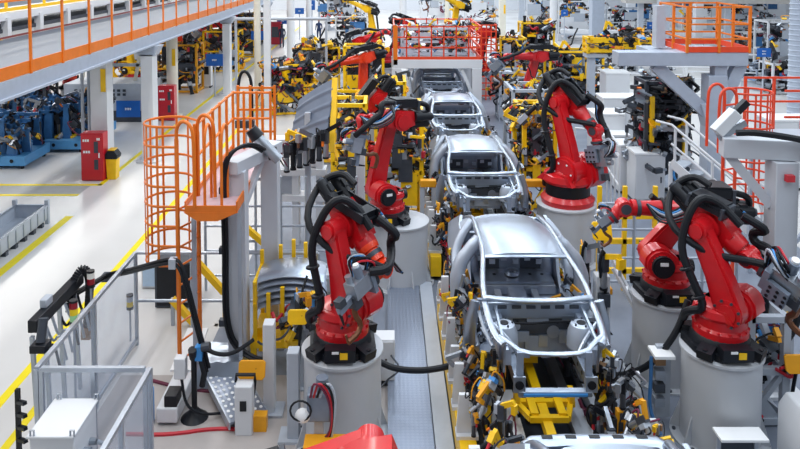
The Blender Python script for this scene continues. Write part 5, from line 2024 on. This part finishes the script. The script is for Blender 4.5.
# step shelf in front of the right pedestal, side shelf and drip box
t = thing('step_shelf', 'white step shelf bolted before the right front pedestal', 'shelf', (4.5, 8.86, 0))
MB().box((0, 0, .54), (.6, .26, .03), M_sign).build('plate', parent=t)
for x in (-.24, .24):
    MB().bar((x, .08, 0), (x, .08, .53), .04, .05, M_lgrey).build('leg', parent=t)
MB().box((0, .1, .28), (.4, .06, .4), M_dgrey).build('valve_plate', parent=t)
t = thing('side_shelf', 'small white shelf with grey valves left of the right front pedestal', 'shelf', (3.86, 9.85, 0))
MB().box((0, 0, 1.06), (.28, .3, .04), M_sign).build('plate', parent=t)
MB().box((.06, .1, .6), (.2, .08, 1.03), M_lgrey).build('back_plate', parent=t)
for k in range(4):
    MB().box((-.02, .02, .35 + .2 * k), (.14, .12, .12), [M_steel, M_dgrey, M_steel, M_brn][k]).build('valve', parent=t)
MB().tube([(-.14, 0, 1.0), (-.16, -.05, .7), (-.2, -.1, .3), (-.1, -.3, .06)], .025, n=8, m=M_mblue, smooth=2).build('hose', parent=t)
t = thing('wheel_cover', 'white hooded cover over a blue drive at the right lower edge', 'machine', (5.55, 8.9, 0))
b = MB()
b.prism([(-.4, 0), (-.4, .75), (-.3, .9), (.6, .9), (.6, .76), (-.2, .76), (-.26, .7), (-.26, 0)], (0, 0, 0), X_, Z_, Y_, .6, M_white)
b.build('hood', parent=t, bevel=.02)
MB().box((.1, .1, .3), (.7, .4, .5), M_dgrey).build('gearbox', parent=t, bevel=.02)
MB().cyl((.1, -.12, .45), (.1, -.32, .45), .2, n=20, m=M_lblue).build('drive', parent=t)
teach_plate('amber yellow plate at the right edge beside the gantry post', aty(797, 364, 9.7), .34, .24)
jig('black and steel gun dock behind the right front robot', (5.35, 10.1, 0), 0, .5, .5, 1.6, 10, 71, m=M_lgrey, name='gun_dock', cat='gun dock', panels=0)
# ------------------------------------------------------------------ racks and panels in the middle distance
jig('yellow gun rack full of dark clamps left of the line', (-4.15, 30.5, 0), R(12), 2.0, 1.0, 2.15, 95, 81, z0=.6, csc=1.7, name='gun_rack', cat='rack', panels=3, back=True)
jig('second yellow gun rack rising behind the first one on the left', (-3.2, 33.4, 0), R(12), 1.8, 1.0, 2.5, 80, 82, z0=1.2, csc=1.7, name='gun_rack', cat='rack', panels=2, back=True)
jig('yellow portal rack left of the bridge platform', (-.9, 28.2, 0), 0, 1.5, 1.0, 3.2, 45, 83, z0=.5, csc=1.4, name='gun_rack', cat='rack', panels=3, back=True)
jig('yellow clamp fixture beside the slanted grey panel', (-.95, 18.2, 0), 0, .8, 1.0, 3.0, 34, 84, z0=.6, name='clamp_fixture', panels=3)
jig('yellow rack right of the orange mesh tower', (6.0, 34.6, 0), 0, 1.2, 1.0, 2.8, 50, 85, z0=.3, csc=1.5, name='gun_rack', cat='rack', panels=2, back=True)
jig('yellow rack behind the one right of the mesh tower', (8.0, 38.5, 0), 0, 1.7, 1.0, 3.2, 55, 86, z0=.4, csc=1.7, name='gun_rack', cat='rack', panels=2, back=True)
jig('wide yellow rack of clamps beyond the big red robot', (8.6, 33.0, 0), 0, 2.4, 1.1, 2.4, 60, 87, z0=.3, csc=1.6, name='gun_rack', cat='rack', panels=3, back=True)
jig('long yellow gripper frame on a stand left of the Y column platform', (8.9, 27.0, 3.05), 0, 2.8, .6, .6, 40, 88, z0=.2, csc=1.3, name='gripper_rig', cat='gripper', panels=2, m=M_yel)
t = thing('frame_stand', 'grey stand under the long yellow gripper frame', 'stand', (8.9, 27.0, 0))
for x in (-1.2, 1.2):
    MB().box((x, 0, 1.45), (.26, .26, 2.9), M_lgrey).build('leg', parent=t)
MB().box((0, 0, 2.95), (2.9, .5, .14), M_lgrey).build('top', parent=t)
jig('grey clamp fixture between third car and the yellow racks', (5.3, 29.5, 0), 0, 1.4, 1.0, 2.0, 30, 89, m=M_lgrey, z0=.3, csc=1.4)
jig('clamp fixture of dark guns left of the third car body', (-1.6, 23.4, 0), 0, 1.4, 1.0, 2.2, 34, 90, m=M_yel, z0=.4, csc=1.3)

# slanted grey ribbed panel
a, c_, d_, e_ = aty(287, 152, 15.2), aty(326, 138, 14.9), aty(335, 78, 15.6), aty(299, 100, 15.9)
t = thing('floor_pressing', 'large grey ribbed steel pressing held slanted beside yellow frames', 'steel panel', tuple((a + c_ + d_ + e_) / 4))
o = t.location
ux, uy = ((c_ - a) + (d_ - e_)) / 2, ((e_ - a) + (d_ - c_)) / 2
nrm = ux.cross(uy).normalized()
b = MB()
nx, ny = 10, 40
vs, fs = [], []
W = nx + 1
for s_ in (0, 1):
    for j in range(ny + 1):
        v = j / ny
        rib = .03 * max(0, math.sin(v * 2 * PI * 4)) ** 3
        for i in range(nx + 1):
            u = i / nx
            bl = (a * (1 - u) + c_ * u) * (1 - v) + (e_ * (1 - u) + d_ * u) * v
            vs.append(bl - o + nrm * (rib - .025 * s_ + .05 * math.sin(PI * u)))
N = W * (ny + 1)
for j in range(ny):
    for i in range(nx):
        k = j * W + i
        fs.append((k, k + 1, k + W + 1, k + W))
        fs.append((N + k, N + k + W, N + k + W + 1, N + k + 1))
b.add(vs, fs, mat('grey_pressing', srgb(102, 113, 132), .5, metal=.3, var=.05))
b.build('pressing', parent=t)
st = V(((a + c_) / 2)) - o
MB().bar((st.x, st.y + .3, -o.z), (st.x, st.y + .3, .1), .12, .12, M_lgrey).build('stand', parent=t)
MB().bar(c_ - o + V((.12, 0, -.3)), d_ - o + V((.0, 0, .0)), .12, .08, M_yel).build('edge_support', parent=t)
for k in range(7):
    put('clamp', clamp(k), t, a.lerp(c_, k / 6) - o + V((0, -.05, -.1)), (0, 0, k), scale=1.4)
# white frames beneath it
t = thing('white_machine_frame', 'white machine frame with open bays below the slanted grey panel', 'machine', (-2.0, 16.4, 0))
for x in (-.6, -.1, .45):
    MB().box((x, 0, 1.2), (.16, .3, 2.4), M_white).build('column', parent=t, bevel=.01)
for z in (1.1, 1.7, 2.4):
    MB().box((-.05, 0, z), (1.3, .4, .14), M_white).build('shelf', parent=t)
MB().box((-.35, .1, 1.4), (.4, .3, .5), M_lgrey).build('cabinet_bay', parent=t)
MB().box((.2, .1, 2.0), (.4, .3, .4), M_white).build('box_bay', parent=t)
t = thing('white_duct_columns', 'pair of white duct columns left of the second left robot', 'ducts', (-.35, 16.2, 0))
for x, w in ((-.25, .2), (.2, .24)):
    MB().box((x, 0, 1.2), (w, .3, 2.4), M_white).build('duct', parent=t, bevel=.02)

# ------------------------------------------------------------------ hall columns and signs
cols = [(258, 105, .3, M_cream, True, 'cream round hall column behind the walkway edge'), (268, 118, .26, M_white, False, 'white slim hall column left of the yellow gun rack'), (291, 62, .5, M_white, True, 'white round hall column behind the standing worker'), (309, 48, .4, M_white, True, 'white hall column carrying a small blue sign'), (367, 40, .9, M_white, False, 'wide white hall column above the red robots'), (403, 50, .5, M_white, True, 'white hall column left above the bridge platform'), (424, 36, .5, M_white, False, 'white hall column above the railed platform'), (447, 36, .4, M_cream, True, 'cream hall column beside the yellow robot'), (502, 40, .5, M_cream, False, 'cream hall column with yellow strip behind the mesh tower'), (521, 44, .4, M_lgrey, False, 'grey hall column right of the cream one'), (553, 60, .5, M_white, True, 'white round hall column behind the yellow racks'), (596, 52, .85, M_beam, False, 'broad blue grey hall column behind the yellow gripper frame'), (662, 72, .55, M_lgrey, False, 'grey hall column behind the orange cage left side'), (697, 60, .5, M_white, False, 'white hall column behind the orange cage right side')]
for px, py, w, m, rd, lab in cols:
    g = atz(px, py)
    column(lab, g.x, g.y, w, m, round_=rd, band=2.5 if ('yellow strip' in lab) else None)
# vertical ribbed duct at the far right
g = atz(795, 128)
t = thing('ventilation_duct', 'ribbed grey ventilation duct at the upper right edge', 'duct', (g.x, g.y, 0))
b = MB()
prof = []
for k in range(60):
    prof += [(.3, k * .2), (.33, k * .2 + .04), (.3, k * .2 + .08)]
b.lathe(prof, n=20, m=M_beam)
b.build('pipe', parent=t)


def psign(label, x0, y0, x1, y1, Y, lines=1, stand=True):
    p = aty((x0 + x1) / 2, (y0 + y1) / 2, Y)
    s = F / Y
    sign(label, p, (x1 - x0) / s, (y1 - y0) / s, lines=lines, stand=stand)


psign('blue hanging sign right of the first walkway column', 206, 54, 223, 66, 34)
psign('blue hanging sign between two cream columns behind the walkway end', 251, 31, 264, 40, 45)
psign('small blue sign above the standing worker', 277, 18, 288, 24, 55)
psign('small blue sign beside the far white column', 295, 8, 304, 14, 58)
psign('tall blue sign at the top left of the middle', 309, 0, 315, 10, 58)
psign('blue sign hanging in the bright right bay', 757, 48, 771, 57, 33.5, lines=2)
psign('small blue sign behind the wide yellow rack', 561, 10, 568, 16, 55)
psign('small blue sign left of the orange cage', 647, 22, 654, 29, 48)

t = thing('overhead_pipe', 'thin grey pipe spanning between hall columns beyond the walkway end', 'pipe', (-6.9, 32.5, 0))
MB().cyl((0, 0, 3.85), (4.2, 0, 3.85), .07, n=8, m=M_lgrey).build('pipe', parent=t)
for x in (0.05, 4.15):
    MB().box((x, 0, 1.93), (.1, .1, 3.86), M_lgrey).build('support', parent=t)

# people
g = atz(282, 48)
person('worker in dark navy workwear standing by the far red unit', (g.x, g.y, 0), R(120), 0)
g = atz(319, 41)
person('worker in dark blue workwear behind the yellow gun rack', (g.x, g.y, 0), R(-100), 1, mat('blue_workwear', srgb(40, 60, 100), .8))
g = atz(274, 46)
t = thing('red_equipment_cabinet', 'dark red equipment cabinet beside the standing worker', 'cabinet', (g.x, g.y + .8, 0))
MB().box((0, 0, .9), (.9, .6, 1.7), mat('maroon_red_paint', srgb(160, 30, 50), .5)).build('body', parent=t, bevel=.02)
MB().box((0, -.31, 1.0), (.5, .02, .8), M_dgrey).build('door', parent=t)

# ------------------------------------------------------------------ far left production cells under the walkway
rnd = random.Random(77)
for k, (x, y, m, yaw) in enumerate(((-14.6, 33, M_redor, 200), (-12.2, 34.5, M_yel, 160), (-17, 34, M_redor, 20), (-11.2, 40, M_redor, 190), (-14, 42, M_yel, 180), (-9.9, 45, M_red, 200), (-11.0, 51, M_redor, 170))):
    nm = {'robot_orange_red_paint': 'orange', 'yellow_paint': 'yellow', 'robot_red_paint': 'red'}[m.name]
    robot('%s robot %s under the walkway' % (nm, ['behind the blue fixtures', 'behind the white square column', 'at the far left', 'beyond the transfer machine', 'deep in the left cell', 'beside the aisle far back', 'beside the farthest aisle end'][k]), (x, y, .6), yaw, 10, -10, w=-40, L=1.3, FL=1.2, mk=m, detail=1, hose=False)
    pedestal((x, y, 0), .6, .45, 'pedestal of the robot ' + ['behind the blue fixtures', 'behind the white square column', 'at the far left', 'beyond the transfer machine', 'deep in the left cell', 'beside the aisle far back', 'beside the farthest aisle end'][k])
labs = ['clamp rack under the walkway left of the cream column', 'clamp rack behind the farther red cabinet', 'yellow clamp rack deep under the walkway', 'clamp rack beyond the blue sign', 'grey clamp rack at the far left cell', 'yellow rack at the far aisle edge', 'yellow crates rack beyond the second blue sign', 'dark rack under the far walkway end']
for k, (x, y, m) in enumerate(((-15.6, 31, M_dgrey), (-10.3, 35.5, M_yor), (-13.3, 38, M_yel), (-12.6, 46.5, M_redor), (-18.5, 36, M_lgrey), (-9.6, 42, M_yel), (-9.8, 48, M_yel), (-10.6, 55, M_dgrey))):
    jig(labs[k], (x, y, 0), 0, 2.0, 1.2, 2.4, 36, 120 + k, m=m, z0=.3, csc=1.7, name='clamp_rack', cat='rack', panels=2, back=True)
t = thing('wire_basket_trolley', 'white wire trolley standing on the aisle beyond the second column', 'trolley', (-9.2, 36.5, 0))
MB().box((0, 0, .7), (.5, .4, 1.2), M_white).build('body', parent=t)
for x in (-.2, .2):
    for y in (-.15, .15):
        MB().cyl((x, y - .02, .05), (x, y + .02, .05), .05, n=10, m=M_blk).build('wheel', parent=t)
MB().box((0, -.21, .9), (.3, .01, .4), M_blk).build('panel', parent=t)

# ------------------------------------------------------------------ bright right bays
for k, (px, py, lab) in enumerate(((655, 45, 'nearest white conveyor line crossing the bright right bay'), (640, 26, 'second white conveyor line in the bright right bay'), (700, 12, 'farthest white conveyor line at the top right'))):
    g = atz(px, py)
    t = thing('bay_conveyor', lab, 'conveyor', (g.x, g.y, 0), R(-12))
    MB().box((0, 0, .9), (14, 1.0, .3), M_white).build('track', parent=t)
    MB().box((0, -.52, .72), (14, .06, .14), M_lgrey).build('skirt', parent=t)
    for q in range(9):
        MB().box((-6.6 + 1.65 * q, 0, .4), (.2, .7, .8), M_lgrey).build('leg', parent=t)
for k, (x, y, rz, lab) in enumerate(((20.0, 36.5, -70, 'white car body parked in the bright right bay below the blue sign'), (17.0, 47, -70, 'pale car body farther back in the right bay'), (25.5, 47.0, -70, 'pale car body at the right edge behind the duct'))):
    dup(car, (x, y, .35), R(rz), lab, 'car bodies in the right bay')
    o = MB().box((0, 0, 0), (1.4, 3.6, .3), M_lgrey).build('body_dolly', None, loc=(x, y, .16), rot=(0, 0, R(rz)))
    tag(o, 'grey dolly under the ' + lab.replace('bright right bay below the blue sign', 'right bay'), 'dolly')
t = thing('overhead_tray', 'grey overhead cable tray crossing the upper right bay', 'cable tray', (23, 42, 4.1), R(-4))
MB().box((0, 0, 0), (18, 1.2, .3), mat('grey_beige_tray', srgb(176, 174, 172), .6)).build('tray', parent=t)
MB().box((-2, -.3, .3), (10, .5, .3), M_lgrey).build('pipes', parent=t)
col.objects[-1].name = 'pipe_run'
for x in (-8, -3, 2, 7):
    MB().box((x, 0, -2.1), (.3, .3, 4.1), M_lgrey).build('leg', parent=t)
labs = ['pale blue machine frame in the right bay beside the duct', 'white machine frame in the bay behind the orange cage', 'white machine frame left of the broad grey column', 'pale machine frame far behind the yellow racks', 'white machine frame at the top behind the mesh tower', 'white machine frame top centre behind the platform', 'pale machine frame top left of centre']
for k, (px, py, w) in enumerate(((782, 78, 2.4), (700, 38, 2.4), (575, 40, 3.0), (540, 30, 3.0), (480, 22, 3.0), (435, 22, 3.0), (345, 30, 3.0))):
    g = atz(px, py)
    jig(labs[k], (g.x, g.y, 0), 0, w, 1.4, 3.2, 16, 140 + k, m=[M_white, M_white, M_white, M_lgrey, M_white, M_white, M_lgrey][k], z0=.4, csc=2.0, name='machine_rig', cat='machine', panels=4, pm=[M_white, M_lgrey, M_white])
for k, px in enumerate((575, 643, 682, 728, 768)):
    g = aty(px, 5, 76 - k)
    t = thing('window_wall_panel', '%s white partition with blue window at the top of the right bays' % ords[k], 'wall panel', (g.x, g.y, 0))
    MB().box((0, 0, 2.5), (3.4, .3, 5), M_wall).build('panel', parent=t)
    MB().box((0, -.17, 2.9), (1.7, .06, 2.8), mat('blue_window_glass', srgb(44, 92, 140), .2)).build('pane', parent=t)
    for x in (-.88, .88):
        MB().box((x, -.19, 2.9), (.08, .08, 2.9), M_white).build('mullion', parent=t)
bl = ['white machine rig in the right bay just left of the blue bay sign', 'pale rig of steel arms in the right bay below the overhead tray', 'white rig in the right bay between the parked body and the duct', 'low white rig behind the orange cage platform', 'pale rig behind the big white cabinet', 'white rig behind the long yellow gripper frame', 'white rig at the top beside the broad grey column', 'pale rig at the top right behind the overhead tray', 'pale rig at top centre left of the bridge platform', 'white rig behind the far standing worker']
for k, (px, py, w, h) in enumerate(((742, 66, 2.0, 2.2), (770, 50, 2.6, 2.4), (780, 92, 1.4, 1.5), (648, 56, 2.6, 1.8), (618, 72, 2.0, 1.8), (628, 36, 3.4, 2.4), (560, 28, 3.2, 2.6), (745, 26, 3.6, 2.4), (352, 44, 2.4, 2.2), (335, 20, 3.4, 2.4))):
    g = atz(px, py)
    jig(bl[k], (g.x, g.y, 0), 0, w, 1.2, h, 26, 240 + k, m=[M_white, M_lgrey, M_white, M_beam][k % 4], z0=.3, csc=1.9, name='machine_rig', cat='machine', panels=4, pm=[M_white, M_lgrey, M_beam, M_mblue], pick=DARK)
for k in range(4):
    x0 = 8.5 + 2.2 * k
    railing('pipe_fence', '%s white pipe fence run in the right middle bay' % ords[k], [(x0, 30 + 2 * k, 0), (x0 + 3.6, 29.4 + 2 * k, 0)], 1.8, M_white, post_step=1.2, rails=(1.0, .5, .1), r=.03, cat='fence')
railing('pipe_fence', 'white pipe fence behind the big red robot', [(5.1, 19.3, 0), (5.9, 19.0, 0), (5.7, 17.4, 0)], 2.0, M_white, post_step=.6, rails=(1.0, .5), r=.025, cat='fence')

# ------------------------------------------------------------------ light
w = bpy.data.worlds.new('hall')
scene.world = w
w.use_nodes = True
nt = w.node_tree
bg = nt.nodes['Background']
bg.inputs['Strength'].default_value = .33
bg.inputs['Color'].default_value = (.86, .93, 1.0, 1)


def area(name, loc, sx, sy, power, colr=(1, 1, 1), rot=(0, 0, 0)):
    l = bpy.data.lights.new(name, 'AREA')
    l.shape = 'RECTANGLE'
    l.size, l.size_y = sx, sy
    l.energy = power
    l.color = colr
    o = bpy.data.objects.new(name, l)
    col.objects.link(o)
    o.location = loc
    o.rotation_euler = rot
    return o


for k, x in enumerate((-24, -17, -6.5, 0.5, 5.5, 12, 20)):
    area('ceiling_lamp_row', (x, 44, 13), .8, 88, 4500 if x < -5 else (3400 if x < 6 else 2700), (1, .97, .93) if x < -5 else (.84, .92, 1))
scene.view_settings.view_transform = 'Standard'
scene.view_settings.look = 'None'
scene.view_settings.exposure = 0.0
scene.view_settings.gamma = 1.0
